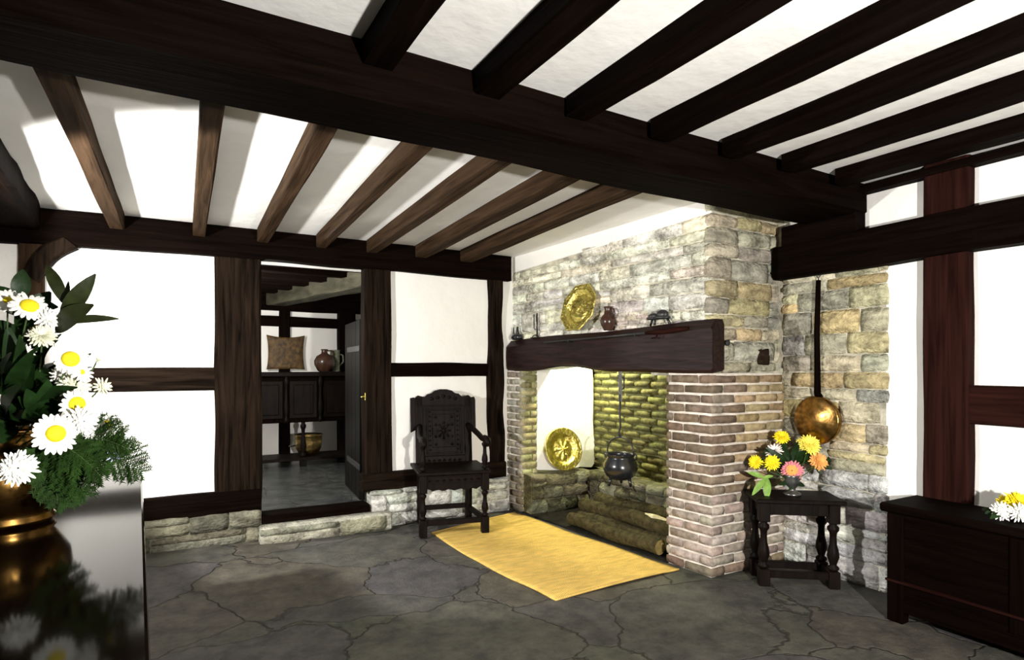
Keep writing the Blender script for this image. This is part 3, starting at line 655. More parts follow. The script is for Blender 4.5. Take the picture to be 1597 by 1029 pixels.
log((2.955, 2.98, .078), (2.885, 3.97, .074), .060, 'second log of the hearth pile, behind the front one', 2)
log((3.065, 2.99, .085), (2.995, 4.02, .082), .066, 'log at the back of the hearth pile on the floor', 3)
log((2.985, 2.99, .180), (2.935, 4.00, .168), .056, 'topmost log of the hearth pile with a pale split face', 4, True)
log((3.15, 3.05, .20), (3.09, 4.0, .19), .055, 'log lying at the rear of the pile against the stone plinth', 5)

# ------------------------------------------------------------------ straw rug
cs = [Vector((1.735, 4.34, 0)), Vector((1.837, 2.775, 0)), Vector((2.80, 2.80, 0)), Vector((2.62, 4.60, 0))]
m = MB(); nu, nv = 30, 50; vs = []
def rz(x, y): return max(fz(x, y), fz(x + .1, y), fz(x - .1, y), fz(x, y + .1), fz(x, y - .1)) + .007
for j in range(nv + 1):
    for i in range(nu + 1):
        a, b = i / nu, j / nv
        p = (cs[1] * (1 - a) + cs[2] * a) * (1 - b) + (cs[0] * (1 - a) + cs[3] * a) * b
        p.x -= .035 * math.sin(PI * b) * (1 - a) - .03 * math.sin(b * 7) * (a > .9) * .3
        z = rz(p.x, p.y) + .005 * math.sin(b * 15 + a * 2) * (1 if a < .9 else .4) + .006 * max(0, math.sin(b * 6 + a * 3))
        vs.append(Vector((p.x, p.y, z)))
W = nu + 1; top = [[j * W + i, j * W + i + 1, (j + 1) * W + i + 1, (j + 1) * W + i] for j in range(nv) for i in range(nu)]
nb = len(vs); vs += [Vector((v.x, v.y, v.z - .011)) for v in vs]
ring = [i for i in range(W)] + [j * W + nu for j in range(1, nv + 1)] + [nv * W + i for i in range(nu - 1, -1, -1)] + [j * W for j in range(nv - 1, 0, -1)]
m.add(vs, top + [[nb + x for x in f[::-1]] for f in top] + [[ring[k], ring[(k + 1) % len(ring)], nb + ring[(k + 1) % len(ring)], nb + ring[k]] for k in range(len(ring))], True)
o = empty('straw_rug', (0, 0, 0), 0, 'yellow woven straw rug on the flagstones before the fireplace', 'rug')
m.build('matting', M['rug'], o)
m = MB(); m.tube([vs[i] + Vector((0, -.004, -.003)) for i in range(W)], .010, 6, flat=.7); m.build('hem', M['rug'], o)
m = MB(); m.tube([vs[nv * W + i] + Vector((0, .004, -.003)) for i in range(W)], .010, 6, flat=.7); m.build('hem', M['rug'], o)

# ------------------------------------------------------------------ carved armchair
CH = empty('carved_armchair', (1.865, 4.215, 0.004), math.radians(-13), 'tall dark carved oak armchair standing by the fireplace', 'chair')
C = M['chair']; hw = .27; dp = .44
def turned(x, y, z0, z1, r, n=14):
    h = z1 - z0; P = [(.55, 0), (.95, .04), (.95, .08), (.55, .12), (.62, .16), (1, .30), (.9, .42), (.62, .55), (.55, .72), (.62, .80), (.95, .86), (.95, .92), (.6, .96), (.7, 1)]
    return [(r * a, z0 + h * b) for a, b in P], Matrix.Translation((x, y, 0))
for sx in (-1, 1):
    m = MB(); x = sx * (hw - .028)
    m.cbox(x - .029, x + .029, -.029, .029, 0, .13, .004); pr, T = turned(x, 0, .13, .335, .028); m.lathe(pr, 14, T); m.cbox(x - .029, x + .029, -.029, .029, .335, .475, .004)
    m.build('leg', C, CH)
    m = MB(); xb = sx * (hw - .065)
    m.cbox(xb - .026, xb + .026, dp - .03, dp + .03, 0, .47, .004); m.build('leg', C, CH)
    m = MB(); pr, T = turned(x, .005, .50, .715, .025); m.lathe(pr, 14, T); m.build('arm_support', C, CH)
    m = MB(); m.tube([(xb, dp + .02, .80), (xb + sx * .01, dp - .06, .79), (x - sx * .002, .20, .745), (x, .08, .725), (x, .01, .738), (x + sx * .004, -.055, .733), (x + sx * .004, -.085, .708), (x + sx * .004, -.065, .690)], [.022, .024, .023, .022, .026, .028, .024, .015], 9); m.build('arm', C, CH)
# seat and rails
m = MB(); m.cbox(-hw - .015, hw + .015, -.045, dp + .02, .470, .497, .006); m.build('seat', C, CH)
def apron(parent, x0, x1, y, ang):
    m = MB(); n = 18; pl = [(x0, .462), (x1, .462)]
    for k in range(n + 1):
        q = 1 - k / n; pl.append((x0 + (x1 - x0) * q, .372 - .014 * abs(math.sin(q * PI * 5)) - (.012 if .1 < q < .9 else 0)))
    m.prism(pl, .024, None, y - .012)
    return m
m = apron(CH, -hw + .05, hw - .05, 0, 0)
for k in range(8):
    x = -.19 + k * .0543; m.add([(x - .02, -.0125, .425), (x, -.020, .436), (x + .02, -.0125, .425), (x, -.020, .414)], [(0, 1, 2, 3)])
m.box(-.21, .21, -.018, -.012, .398, .404); m.box(-.21, .21, -.018, -.012, .445, .451); m.build('seat_rail', C, CH)
for sx in (-1, 1):
    m = MB(); p0, p1 = Vector((sx * (hw - .028), .02, 0)), Vector((sx * (hw - .065), dp - .02, 0)); a = (p1 - p0).normalized(); nn = Vector((a.y, -a.x, 0)) * .011
    vs = [p0 + nn + Vector((0, 0, .38)), p1 + nn + Vector((0, 0, .38)), p1 - nn + Vector((0, 0, .38)), p0 - nn + Vector((0, 0, .38))]; m.add(vs + [v + Vector((0, 0, .082)) for v in vs], [(0, 1, 2, 3), (4, 5, 6, 7), (0, 1, 5, 4), (1, 2, 6, 5), (2, 3, 7, 6), (3, 0, 4, 7)]); m.build('side_rail', C, CH)
    m = MB(); vs = [v + Vector((0, 0, -.295)) for v in vs]; m.add(vs + [v + Vector((0, 0, .042)) for v in vs], [(0, 1, 2, 3), (4, 5, 6, 7), (0, 1, 5, 4), (1, 2, 6, 5), (2, 3, 7, 6), (3, 0, 4, 7)]); m.build('stretcher', C, CH)
m = MB(); m.cbox(-hw + .05, hw - .05, -.018, .018, .085, .125, .004); m.build('stretcher', C, CH)
m = MB(); m.cbox(-hw + .09, hw - .09, dp - .012, dp + .012, .10, .14, .004); m.build('stretcher', C, CH)
# raked panelled back
BK = Matrix.Translation((0, dp - .012, .47)) @ Matrix.Rotation(math.radians(-7), 4, 'X')
for sx in (-1, 1):
    m = MB(); x = sx * (hw - .062); m.cbox(x - .030, x + .030, 0, .042, 0, .575, .004, BK)
    for k in range(3): m.cbox(x - .017 + k * .012, x - .011 + k * .012, -.004, .004, .22, .55, .001, BK)
    m.build('back_stile', C, CH)
    m = MB(); x2 = sx * (hw - .012); m.prism([(x2 - .02, .28), (x2 + .02, .30), (x2 + .022, .55), (x2 + .012, .575), (x2 - .02, .57)], .022, BK, .012); m.build('ear', C, CH)
m = MB(); m.cbox(-hw + .09, hw - .09, .016, .028, .08, .50, .003, BK)
for (a0, a1, b0, b1) in ((-.15, .15, .462, .476), (-.15, .15, .095, .109), (-.15, -.136, .095, .476), (.136, .15, .095, .476)): m.cbox(a0, a1, .004, .02, b0, b1, .003, BK)
m.cbox(-.098, .098, .010, .02, .15, .43, .004, BK)
def boss(x, z, r): m.ball(BK @ Vector((x, .008, z)), r, 8, 6, (1, .6, 1))
for k in range(8):
    a = 2 * PI * k / 8; m.tube([BK @ Vector((.012 * math.cos(a), .008, .29 + .012 * math.sin(a))), BK @ Vector((.058 * math.cos(a), .004, .29 + .075 * math.sin(a)))], [.006, .010], 6)
boss(0, .29, .018)
for x in (-.07, .07):
    for z in (.175, .24, .34, .405): boss(x, z, .012)
for k in range(9): boss(-.118, .13 + k * .04, .008); boss(.118, .13 + k * .04, .008)
m.build('back_panel', C, CH)
m = MB(); m.cbox(-hw + .09, hw - .09, .002, .034, .0, .08, .004, BK)
for k in range(7):
    x = -.13 + k * .0433; m.add([BK @ Vector(q) for q in ((x - .019, .001, .038), (x, -.008, .055), (x + .019, .001, .038), (x, -.008, .021))], [(0, 1, 2, 3)])
m.build('back_rail', C, CH)
m = MB(); pl = [(-hw + .04, .49), (hw - .04, .49), (hw - .035, .575), (hw - .055, .590), (.16, .575), (.135, .600), (.10, .607), (.075, .628), (.03, .640), (-.03, .640), (-.075, .628), (-.10, .607), (-.135, .600), (-.16, .575), (-hw + .055, .590), (-hw + .035, .575)]
m.prism(pl, .036, BK, .0)
for k in range(5): m.ball(BK @ Vector((-.10 + k * .05, .0, .56 + .02 * (1 - abs(k - 2) / 2))), .018, 8, 6, (1, .5, .8))
m.cbox(-.19, .19, -.012, .006, .496, .508, .003, BK)
m.build('crest_rail', C, CH)

# ------------------------------------------------------------------ joint stool
fl, fr = Vector((3.005, 2.345)), Vector((3.365, 2.075)); ux = (fr - fl).normalized(); ang = math.atan2(ux.y, ux.x); Wd = (fr - fl).length; Dd = .24
ST = empty('joint_stool', (fl.x, fl.y, 0.002), ang, 'small black oak joint stool in the corner by the brick pier', 'stool')
TZ = .522
m = MB(); m.cbox(-.025, Wd + .025, -.03, Dd + .03, TZ - .028, TZ, .007); m.build('top', C, ST)
for (x, y) in ((.03, .03), (Wd - .03, .03), (.03, Dd - .03), (Wd - .03, Dd - .03)):
    m = MB(); m.cbox(x - .031, x + .031, y - .031, y + .031, 0, .10, .004); pr, T = turned(x, y, .10, .38, .034); m.lathe(pr, 14, T); m.cbox(x - .031, x + .031, y - .031, y + .031, .38, TZ - .028, .004); m.build('leg', C, ST)
for (x0, x1, y0, y1) in ((.05, Wd - .05, .018, .042), (.05, Wd - .05, Dd - .042, Dd - .018), (.018, .042, .05, Dd - .05), (Wd - .042, Wd - .018, .05, Dd - .05)):
    m = MB(); m.cbox(x0, x1, y0, y1, .42, TZ - .026, .003); m.build('apron', C, ST)
    m = MB(); m.cbox(x0, x1, y0, y1, .045, .088, .004); m.build('stretcher', C, ST)

# ------------------------------------------------------------------ oak chest at the right
CHS = empty('oak_chest', (3.36, .95, 0), 0, 'long low dark oak chest against the right wall', 'chest')
m = MB(); m.cbox(-.165, .165, -.79, .77, .06, .555, .006); m.build('body', M['chest_y'], CHS)
m = MB(); m.cbox(-.195, .16, -.83, .80, .556, .602, .010); m.build('lid', M['oak_y'], CHS)
for y in (-.76, .74):
    m = MB(); m.cbox(-.178, -.12, y - .05, y + .03, 0, .553, .006); m.build('leg', M['chest_z'], CHS)
m = MB(); m.cbox(-.176, -.16, -.78, .70, .06, .13, .004); m.build('base_rail', M['chest_y'], CHS)
m = MB(); m.cbox(-.186, -.16, -.79, .775, .204, .216, .003); m.build('moulding', M['red_y'], CHS)
for y in (-.27, .22):
    m = MB(); m.cbox(-.174, -.16, y - .035, y + .035, .13, .553, .004); m.build('muntin', M['chest_z'], CHS)

# ------------------------------------------------------------------ copper warming pan
e = empty('warming_pan', (3.53, 2.315, .965), 0, 'copper warming pan with a long dark handle hanging on the stone wall', 'warming pan')
Rp = Matrix.Rotation(-PI / 2, 4, 'Y')
m = MB(); m.lathe([(0.02, -.02), (.10, -.02), (.140, -.012), (.150, .012), (.150, .026), (.144, .032)], 36, Rp); m.build('pan', M['pan_copper'], e)
m = MB(); m.lathe([(.150, .026), (.152, .034), (.140, .040), (.120, .045), (.075, .060), (.03, .068), (.004, .070)], 36, Rp); m.build('lid', M['pan_copper'], e)
m = MB(); m.tube([(0, 0, .14), (-.02, 0, .17), (-.020, 0, .30), (-.016, .006, .55), (-.016, -.004, .88)], [.024, .020, .018, .0165, .0145], 10); hd = m.build('handle', M['oak_z'], e)
m = MB(); m.tube([(-.016, -.004, .88), (-.016, -.004, .895), (-.016, -.02, .91), (-.016, -.005, .925), (-.016, .010, .91), (-.016, -.002, .895)], .004, 6); m.build('hanging_ring', M['iron'], hd)

# ------------------------------------------------------------------ flowers and leaves
def frame(n):
    n = Vector(n).normalized(); q = n.to_track_quat('Z', 'Y'); return q.to_matrix().to_4x4()
def petal_ring(mb, Mx, n, r0, r1, w, lift, droop, rnd, z=0.0, curl=0.0):
    for k in range(n):
        a = 2 * PI * (k + rnd.uniform(-.25, .25)) / n; L = (r1 - r0) * rnd.uniform(.85, 1.12); c, s = math.cos(a), math.sin(a); dz = rnd.uniform(-.12, .12) * L
        row = []
        for q, ww in ((0, .45), (.45, 1.0), (.85, .8), (1.0, .25)):
            r = r0 + L * q; zz = z + lift * L * q + droop * L * q * q + dz * q + curl * L * q ** 3
            row += [Mx @ Vector((r * c - s * w * ww / 2, r * s + c * w * ww / 2, zz)), Mx @ Vector((r * c, r * s, zz + .12 * w)), Mx @ Vector((r * c + s * w * ww / 2, r * s - c * w * ww / 2, zz))]
        mb.add(row, [(i * 3 + j, i * 3 + j + 1, i * 3 + j + 4, i * 3 + j + 3) for i in range(3) for j in range(2)], True)
def stem_to(e, base, mt='stem', r=.0025):
    m = MB(); b = Vector(base) - e.location; m.tube([(0, 0, 0), Vector((b.x * .35, b.y * .35, b.z * .5)), b], [r, r, r], 6); m.build('stem', M[mt], e)
def daisy(c, n, r, rc, label, root, petals='white', centre='yellow', np_=18, seed=1, group=None, cat='flower', rows=2, name='daisy'):
    e = empty(name, c, 0, label, cat, group); Mx = frame(n); rnd = random.Random(seed); m = MB()
    for j in range(rows): petal_ring(m, Mx, np_, rc * .6, r * (1 - .08 * j), r * .25, .10 - .06 * j, -.18, rnd, -.0015 * j)
    m.build('petals', M['p_' + petals], e, fix=False)
    m = MB(); m.lathe([(rc, -.002), (rc, rc * .12), (rc * .8, rc * .38), (rc * .45, rc * .5), (.0005, rc * .52)], 16, Mx)
    m.build('flower_center', M['p_' + centre], e); stem_to(e, root); return e
def mum(c, n, r, label, root, col='yellow', seed=1, group=None, np_=20, rings=6, name='chrysanthemum', core=None):
    e = empty(name, c, 0, label, 'flower', group); Mx = frame(n); rnd = random.Random(seed); m = MB(); m2 = MB()
    for j in range(rings):
        q = j / (rings - 1); rr = r * (1 - .62 * q)
        petal_ring(m if q < .7 or not core else m2, Mx, max(7, int(np_ * (1 - .45 * q))), r * .05, rr, r * .20, .02 + .95 * q, -.25 + .1 * q, rnd, r * .16 * q, .1)
    m.build('petals', M['p_' + col], e, fix=False)
    if core: m2.build('flower_center', M['p_' + core], e, fix=False)
    stem_to(e, root); return e
def leaf(mb, p0, p1, w, nrm, bend=.1, fold=.15, shape=.5):
    p0, p1 = Vector(p0), Vector(p1); d = p1 - p0; L = d.length; t = d.normalized(); nr = Vector(nrm); s = t.cross(nr).normalized(); nr = s.cross(t); n = 8; vs = []
    for i in range(n + 1):
        q = i / n; ww = w * math.sin(PI * min(1, max(0, q * .97 + .02)) ** (1.0 if shape == .5 else shape)) ** .8 * .5 + w * .02
        c = p0 + d * q + nr * (bend * L * math.sin(PI * q) - bend * .3 * L * q)
        vs += [c - s * ww + nr * fold * ww, c, c + s * ww + nr * fold * ww]
    b = len(vs); fs = [(i * 3 + j, i * 3 + j + 1, i * 3 + j + 4, i * 3 + j + 3) for i in range(n) for j in range(2)]
    vs2 = [v - nr * .0012 for v in vs]; mb.add(vs + vs2, fs + [tuple(b + x for x in f[::-1]) for f in fs], True)
def sprig(name, root, tip, label, leaves, mt, cat='sprig', group=None, bow=(0, 0, .0), r=.003):
    """a stem with listed leaves: (start fraction, tip point, width)"""
    root, tip = Vector(root), Vector(tip); e = empty(name, root, 0, label, cat, group); d = tip - root; B = Vector(bow)
    at = lambda q: d * q + B * math.sin(PI * q)
    m = MB(); m.tube([at(k / 6) for k in range(7)], [r * (1 - .5 * k / 6) for k in range(7)], 6); m.build('stem', M['stem'], e)
    toc = (Vector((0, 0, EYE)) - root).normalized()
    for q, p, wd, tw in leaves:
        m = MB(); nr = (toc + Vector((0, 0, .35)) + Vector((tw, -tw * .5, 0))).normalized(); leaf(m, at(q), Vector(p) - root, wd, nr); m.build('leaf', M[mt], e, fix=False)
    return e
def yew(root, tip, label, seed, group, wd=.055, n=26, droop=.04, mt='yew'):
    """a flat feathery spray: side twigs carrying rows of needles"""
    root, tip = Vector(root), Vector(tip); e = empty('conifer_sprig', root, 0, label, 'foliage', group); rnd = random.Random(seed); d = tip - root; L = d.length
    t = d.normalized(); toc = (Vector((0, 0, EYE)) - root).normalized(); s = t.cross(toc).normalized(); nr = s.cross(t)
    at = lambda q: d * q + Vector((0, 0, droop * math.sin(PI * q)))
    m = MB(); m.tube([at(k / 6) for k in range(7)], [.003 * (1 - .7 * k / 6) for k in range(7)], 5); m.build('stem', M['stem'], e)
    m = MB()
    for k in range(n):
        q = .10 + .9 * k / n
        for sg in (-1, 1):
            ll = wd * math.sin(PI * min(1, .15 + q * .8)) * rnd.uniform(.8, 1.25) + .008
            b0 = at(q); dr = (t * rnd.uniform(.55, .85) + s * sg * rnd.uniform(.6, .9) + nr * rnd.uniform(-.35, .35)).normalized(); b1 = b0 + dr * ll + Vector((0, 0, -.10 * ll))
            m.tube([b0, b1], [.0012, .0006], 4)
            s2 = dr.cross(nr).normalized(); nn = max(3, int(ll / .0055))
            for i in range(nn):
                c = b0.lerp(b1, (i + .5) / nn)
                for g2 in (-1, 1):
                    dd = (dr * .8 + s2 * g2 * .75 + nr * rnd.uniform(-.5, .5)).normalized(); ln = rnd.uniform(.010, .019); sd = dd.cross(nr).normalized() * .0019
                    m.add([c - sd, c + sd, c + dd * ln], [(0, 1, 2)], False)
    m.build('needles', M[mt], e, fix=False); return e

# ---- big copper vase on the long table
VB = Vector((-.475, 2.455, .80))
VC = empty('copper_vase', VB, 0, 'big round copper vase on the polished table at the left', 'vase')
m = MB(); m.lathe([(.085, 0), (.12, .004), (.128, .016), (.118, .028), (.135, .05), (.165, .10), (.172, .15), (.160, .20), (.125, .245), (.105, .27), (.112, .29), (.106, .292), (.095, .27), (.11, .24), (.15, .19), (.155, .12), (.10, .04)], 40, None); m.build('bowl', M['copper'], VC)
m = MB(); m.tube([(.108 * math.cos(a), .108 * math.sin(a), .292) for a in [2 * PI * k / 28 for k in range(29)]], .007, 8); m.build('rim', M['copper'], VC)
MOUTH = VB + Vector((0, 0, .26)); D0 = 1.86
def vroot(i): a = i * 2.4; return MOUTH + Vector((.06 * math.cos(a), .06 * math.sin(a), -.04))
toc = Vector((.35, -1, .15)).normalized()
G = 'flowers in the copper vase'
daisy(pt(87, 676, 1.66), (.35, -1, .15), .057, .024, 'large white daisy with a wide yellow eye, lowest in front of the copper vase', vroot(1), np_=22, seed=1, group=G)
daisy(pt(110, 560, 1.76), (.30, -1, .25), .046, .0235, 'white daisy with a round yellow eye level with the wall rail', vroot(2), np_=18, seed=2, group=G)
daisy(pt(120, 630, 1.74), (.45, -1, .0), .044, .022, 'white daisy just above the largest daisy, yellow eye turned right', vroot(3), np_=18, seed=3, group=G)
daisy(pt(46, 477, 1.80), (.25, -.8, .55), .052, .024, 'highest white daisy in the copper vase, yellow eye tilted upward', vroot(4), np_=18, seed=4, group=G)
daisy(pt(168, 662, 1.80), (.6, -.8, .35), .036, .014, 'small white daisy at the right edge of the bouquet above feathery green', vroot(5), np_=16, seed=5, group=G)
daisy(pt(12, 468, 1.84), (.1, -1, .35), .040, .012, 'white daisy at the upper left edge of the picture', vroot(6), np_=18, seed=6, group=G)
mum(pt(28, 730, 1.62), (.2, -1, .2), .050, 'full white chrysanthemum low down in front of the copper vase', vroot(7), 'white', 7, G)
mum(pt(66, 524, 1.80), (.2, -.8, .6), .042, 'creamy domed chrysanthemum below the highest daisy', vroot(8), 'cream', 8, G)
mum(pt(76, 497, 1.82), (.4, -.9, .2), .040, 'ragged white chrysanthemum right under the highest daisy', vroot(9), 'white', 9, G, 16, 4)
mum(pt(41, 548, 1.80), (.2, -1, .3), .026, 'tiny white flower among dark leaves at the upper left', vroot(10), 'white', 10, G, 12, 3)
mum(pt(118, 600, 1.80), (.5, -1, -.1), .046, 'cream white chrysanthemum between the two yellow-eyed daisies at the right', vroot(11), 'cream', 11, G)
mum(pt(100, 588, 1.82), (.4, -1, .1), .036, 'white chrysanthemum tucked under the daisy beside the wall rail', vroot(12), 'white', 12, G)
mum(pt(130, 657, 1.72), (.4, -1, .1), .046, 'white chrysanthemum touching the right side of the largest daisy', vroot(13), 'white', 13, G)
mum(pt(150, 672, 1.76), (.5, -1, .1), .034, 'small white chrysanthemum between two daisies above the feathery green', vroot(14), 'white', 14, G)
mum(pt(160, 603, 1.84), (.7, -.9, .1), .032, 'pale closed flower head in front of the dark wall rail', vroot(15), 'cream', 15, G, 14, 4)
mum(pt(152, 562, 1.88), (.5, -.5, .6), .020, 'withered small seed head above the wall rail', vroot(16), 'cream', 16, G, 8, 3)
mum(pt(178, 711, 1.74), (.3, -1, .2), .022, 'little bluish white flower caught in the feathery green', vroot(17), 'blue', 17, G, 10, 3)
daisy(pt(128, 580, 1.78), (.6, -.9, .3), .034, .008, 'half hidden white daisy right of the round yellow eye', vroot(18), np_=14, seed=18, group=G)
G2 = 'leafy sprigs in the copper vase'
p = pt
sprig('leaf_sprig', MOUTH, p(104, 478, 1.84), 'olive sprig of five rounded leaves standing above the bouquet against the white wall',
      [(.9, p(148, 428, 1.83), .050, .2), (1.0, p(72, 412, 1.86), .036, -.2), (.82, p(143, 475, 1.80), .064, .1), (.97, p(107, 437, 1.88), .014, .0), (.88, p(185, 496, 1.90), .026, .3)], 'leaf_olive', group=G2)
sprig('leaf_sprig', MOUTH, p(30, 470, 1.9), 'dark leaf sprig rising at the left edge behind the highest daisy',
      [(.9, p(-8, 445, 1.88), .07, .1), (1, p(36, 420, 1.9), .05, 0), (.8, p(78, 455, 1.92), .07, .2), (.7, p(-20, 500, 1.86), .07, -.2), (.95, p(90, 478, 1.93), .05, .1)], 'leaf', group=G2)
rnd = random.Random(77)
DARKL = ['broad dark green leaf sprig at the heart of the bouquet', 'dark green leaf sprig filling the left edge of the bouquet', 'dark leaf sprig below the creamy domed flower', 'low dark leaf sprig behind the largest daisy', 'dark leaf sprig hanging over the copper rim', 'dark leaf sprig behind the two right daisies']
for i, (x, y, dd) in enumerate(((60, 600, 1.80), (5, 560, 1.78), (50, 545, 1.86), (55, 640, 1.78), (10, 640, 1.76), (100, 585, 1.90))):
    L_ = []
    for k in range(19):
        a = rnd.uniform(0, 2 * PI); q = rnd.uniform(.55, 1.0); rr = rnd.uniform(14, 60)
        L_.append((q, p(x + rr * math.cos(a), y + rr * math.sin(a) * .9, dd + rnd.uniform(-.07, .10)), rnd.uniform(.035, .06), rnd.uniform(-.7, .7)))
    sprig('leaf_sprig', MOUTH + Vector((rnd.uniform(-.05, .05), rnd.uniform(-.05, .05), 0)), p(x, y, dd), DARKL[i], L_, 'leaf', group=G2)
G3 = 'feathery sprigs in the copper vase'
YL = [('feathery evergreen spray reaching furthest right over the table edge', (110, 700, 1.80), (222, 738, 1.78), .075), ('feathery evergreen spray arching under the right daisies', (70, 690, 1.78), (200, 700, 1.72), .08),
      ('feathery evergreen spray hanging down before the copper bowl', (80, 690, 1.72), (90, 785, 1.70), .06), ('feathery evergreen spray drooping right of the copper bowl', (70, 690, 1.74), (135, 775, 1.70), .07),
      ('feathery evergreen spray in the middle below the largest daisy', (60, 690, 1.70), (160, 745, 1.68), .075), ('dense evergreen spray behind the bluish flower', (90, 690, 1.82), (190, 690, 1.82), .07),
      ('short evergreen spray close to the low white flower', (55, 690, 1.70), (62, 745, 1.68), .05), ('evergreen spray hanging lowest beside the vase', (80, 700, 1.78), (105, 790, 1.76), .07)]
for i, (lb, a, b, wd) in enumerate(YL): yew(p(*a), p(*b), lb, 60 + i, G3, wd, 30, .03, 'yew')
m = MB()
# ---- posy on the stool
PB = Vector((3.255, 2.31, TZ + .002))
e = empty('pewter_vase', PB, 0, 'small footed pewter vase on the black stool', 'vase')
m = MB(); m.lathe([(.048, 0), (.052, .006), (.044, .014), (.020, .024), (.018, .04), (.034, .058), (.044, .085), (.040, .11), (.046, .12), (.041, .121), (.036, .10), (.03, .07), (.01, .05)], 24); m.build('bowl', M['pewter'], e)
PM = PB + Vector((0, 0, .10)); G = 'flowers in the pewter vase'; tc2 = Vector((-.75, -.62, .25))
def pr(i): return PM + Vector((.02 * math.cos(i * 2.1), .02 * math.sin(i * 2.1), -.02))
DP = 3.72
mum(pt(1219, 681, DP + .04), tc2 + Vector((0, 0, .5)), .050, 'topmost yellow chrysanthemum of the posy on the stool', pr(1), 'yellow', 21, G)
mum(pt(1262, 693, DP), tc2 + Vector((0, 0, .5)), .072, 'large shaggy lemon yellow chrysanthemum below the warming pan', pr(2), 'lemon', 22, G, 26)
mum(pt(1178, 720, DP - .03), tc2 + Vector((-.4, .2, .1)), .046, 'yellow chrysanthemum furthest left in the posy', pr(3), 'yellow', 23, G)
mum(pt(1204, 721, DP - .07), tc2 + Vector((-.1, 0, .1)), .050, 'yellow chrysanthemum beside the pink bloom', pr(4), 'yellow', 24, G)
mum(pt(1235, 734, DP - .10), tc2, .066, 'pink chrysanthemum with an orange heart in the front of the posy', pr(5), 'pink', 25, G, 26, 6, core='peach')
mum(pt(1277, 719, DP - .04), tc2 + Vector((.3, -.3, .1)), .060, 'peach orange chrysanthemum at the right of the posy', pr(6), 'peach', 26, G, 26)
mum(pt(1207, 703, DP - .01), tc2 + Vector((-.2, .2, .7)), .056, 'pale pinkish white chrysanthemum seen from the side in the posy', pr(7), 'pale', 27, G, 18, 4)
mum(pt(1230, 712, DP + .02), tc2 + Vector((0, 0, .8)), .030, 'small greenish yellow bud behind the pink bloom', pr(8), 'lemon', 28, G, 10, 3)
G2 = 'leaf sprigs of the posy'
sprig('leaf_sprig', PM, pt(1190, 745, DP - .10), 'fresh green leaf sprig hanging at the left of the posy', [(.95, pt(1166, 736, DP - .08), .030, 0), (.9, pt(1173, 772, DP - .12), .034, .1), (.85, pt(1196, 779, DP - .15), .044, 0), (1, pt(1206, 742, DP - .12), .02, 0)], 'leaf_light', group=G2)
sprig('leaf_sprig', PM, pt(1288, 715, DP), 'dark narrow leaf sprig reaching right from the posy', [(.95, pt(1317, 706, DP + .02), .020, .2), (.9, pt(1320, 722, DP - .02), .022, 0), (.8, pt(1298, 732, DP - .06), .03, 0), (.7, pt(1280, 740, DP - .06), .03, .1)], 'leaf', group=G2)
L_ = []
for k in range(38):
    a = rnd.uniform(0, 2 * PI); L_.append((rnd.uniform(.45, 1), pt(1228 + 48 * math.cos(a) * rnd.uniform(.5, 1), 716 + 36 * math.sin(a) * rnd.uniform(.5, 1), DP + rnd.uniform(-.05, .06)), rnd.uniform(.025, .042), rnd.uniform(-.6, .6)))
sprig('leaf_sprig', PM, pt(1230, 715, DP + .02), 'dark green leaves filling the middle of the posy', L_, 'leaf', group=G2)
sprig('leaf_sprig', PM, pt(1235, 752, DP - .08), 'dark green leaves around the lip of the pewter vase', [(.9, pt(1256, 758, DP - .09), .03, 0), (.9, pt(1215, 756, DP - .12), .03, .1), (.8, pt(1232, 764, DP - .14), .026, 0), (.9, pt(1222, 742, DP - .12), .03, 0), (.9, pt(1250, 745, DP - .1), .03, 0)], 'leaf', group=G2)
# ---- bowl of flowers on the chest
BB = Vector((3.40, 1.22, .604))
e = empty('pottery_bowl', BB, 0, 'low dark pottery bowl of flowers on the chest at the right edge', 'bowl')
m = MB(); m.lathe([(.05, 0), (.055, .006), (.085, .03), (.095, .045), (.090, .046), (.075, .03), (.03, .012)], 24); m.build('body', M['glaze'], e)
BM = BB + Vector((0, 0, .03)); G = 'flowers on the chest'
mum(pt(1588, 783, 2.72), (-.5, -.7, .8), .058, 'yellow chrysanthemum on the oak chest at the right edge', BM, 'yellow', 31, G, 26)
mum(pt(1568, 783, 2.78), (-.6, -.5, .8), .040, 'smaller yellow chrysanthemum on the oak chest beside the post', BM, 'yellow', 32, G, 20)
mum(pt(1562, 797, 2.70), (-.6, -.7, .25), .048, 'white flower drooping over the chest lid in front of yellow ones', BM, 'white', 33, G, 18, 4)
mum(pt(1590, 799, 2.66), (-.5, -.8, .2), .046, 'white flower at the very right edge below the yellow bloom', BM, 'white', 34, G, 18, 4)
sprig('leaf_sprig', BM, pt(1556, 800, 2.72), 'dark leaf sprig lying on the chest lid beside the flowers', [(.9, pt(1536, 800, 2.74), .03, 0), (.8, pt(1545, 808, 2.68), .03, 0), (1, pt(1530, 793, 2.80), .024, 0)], 'leaf')

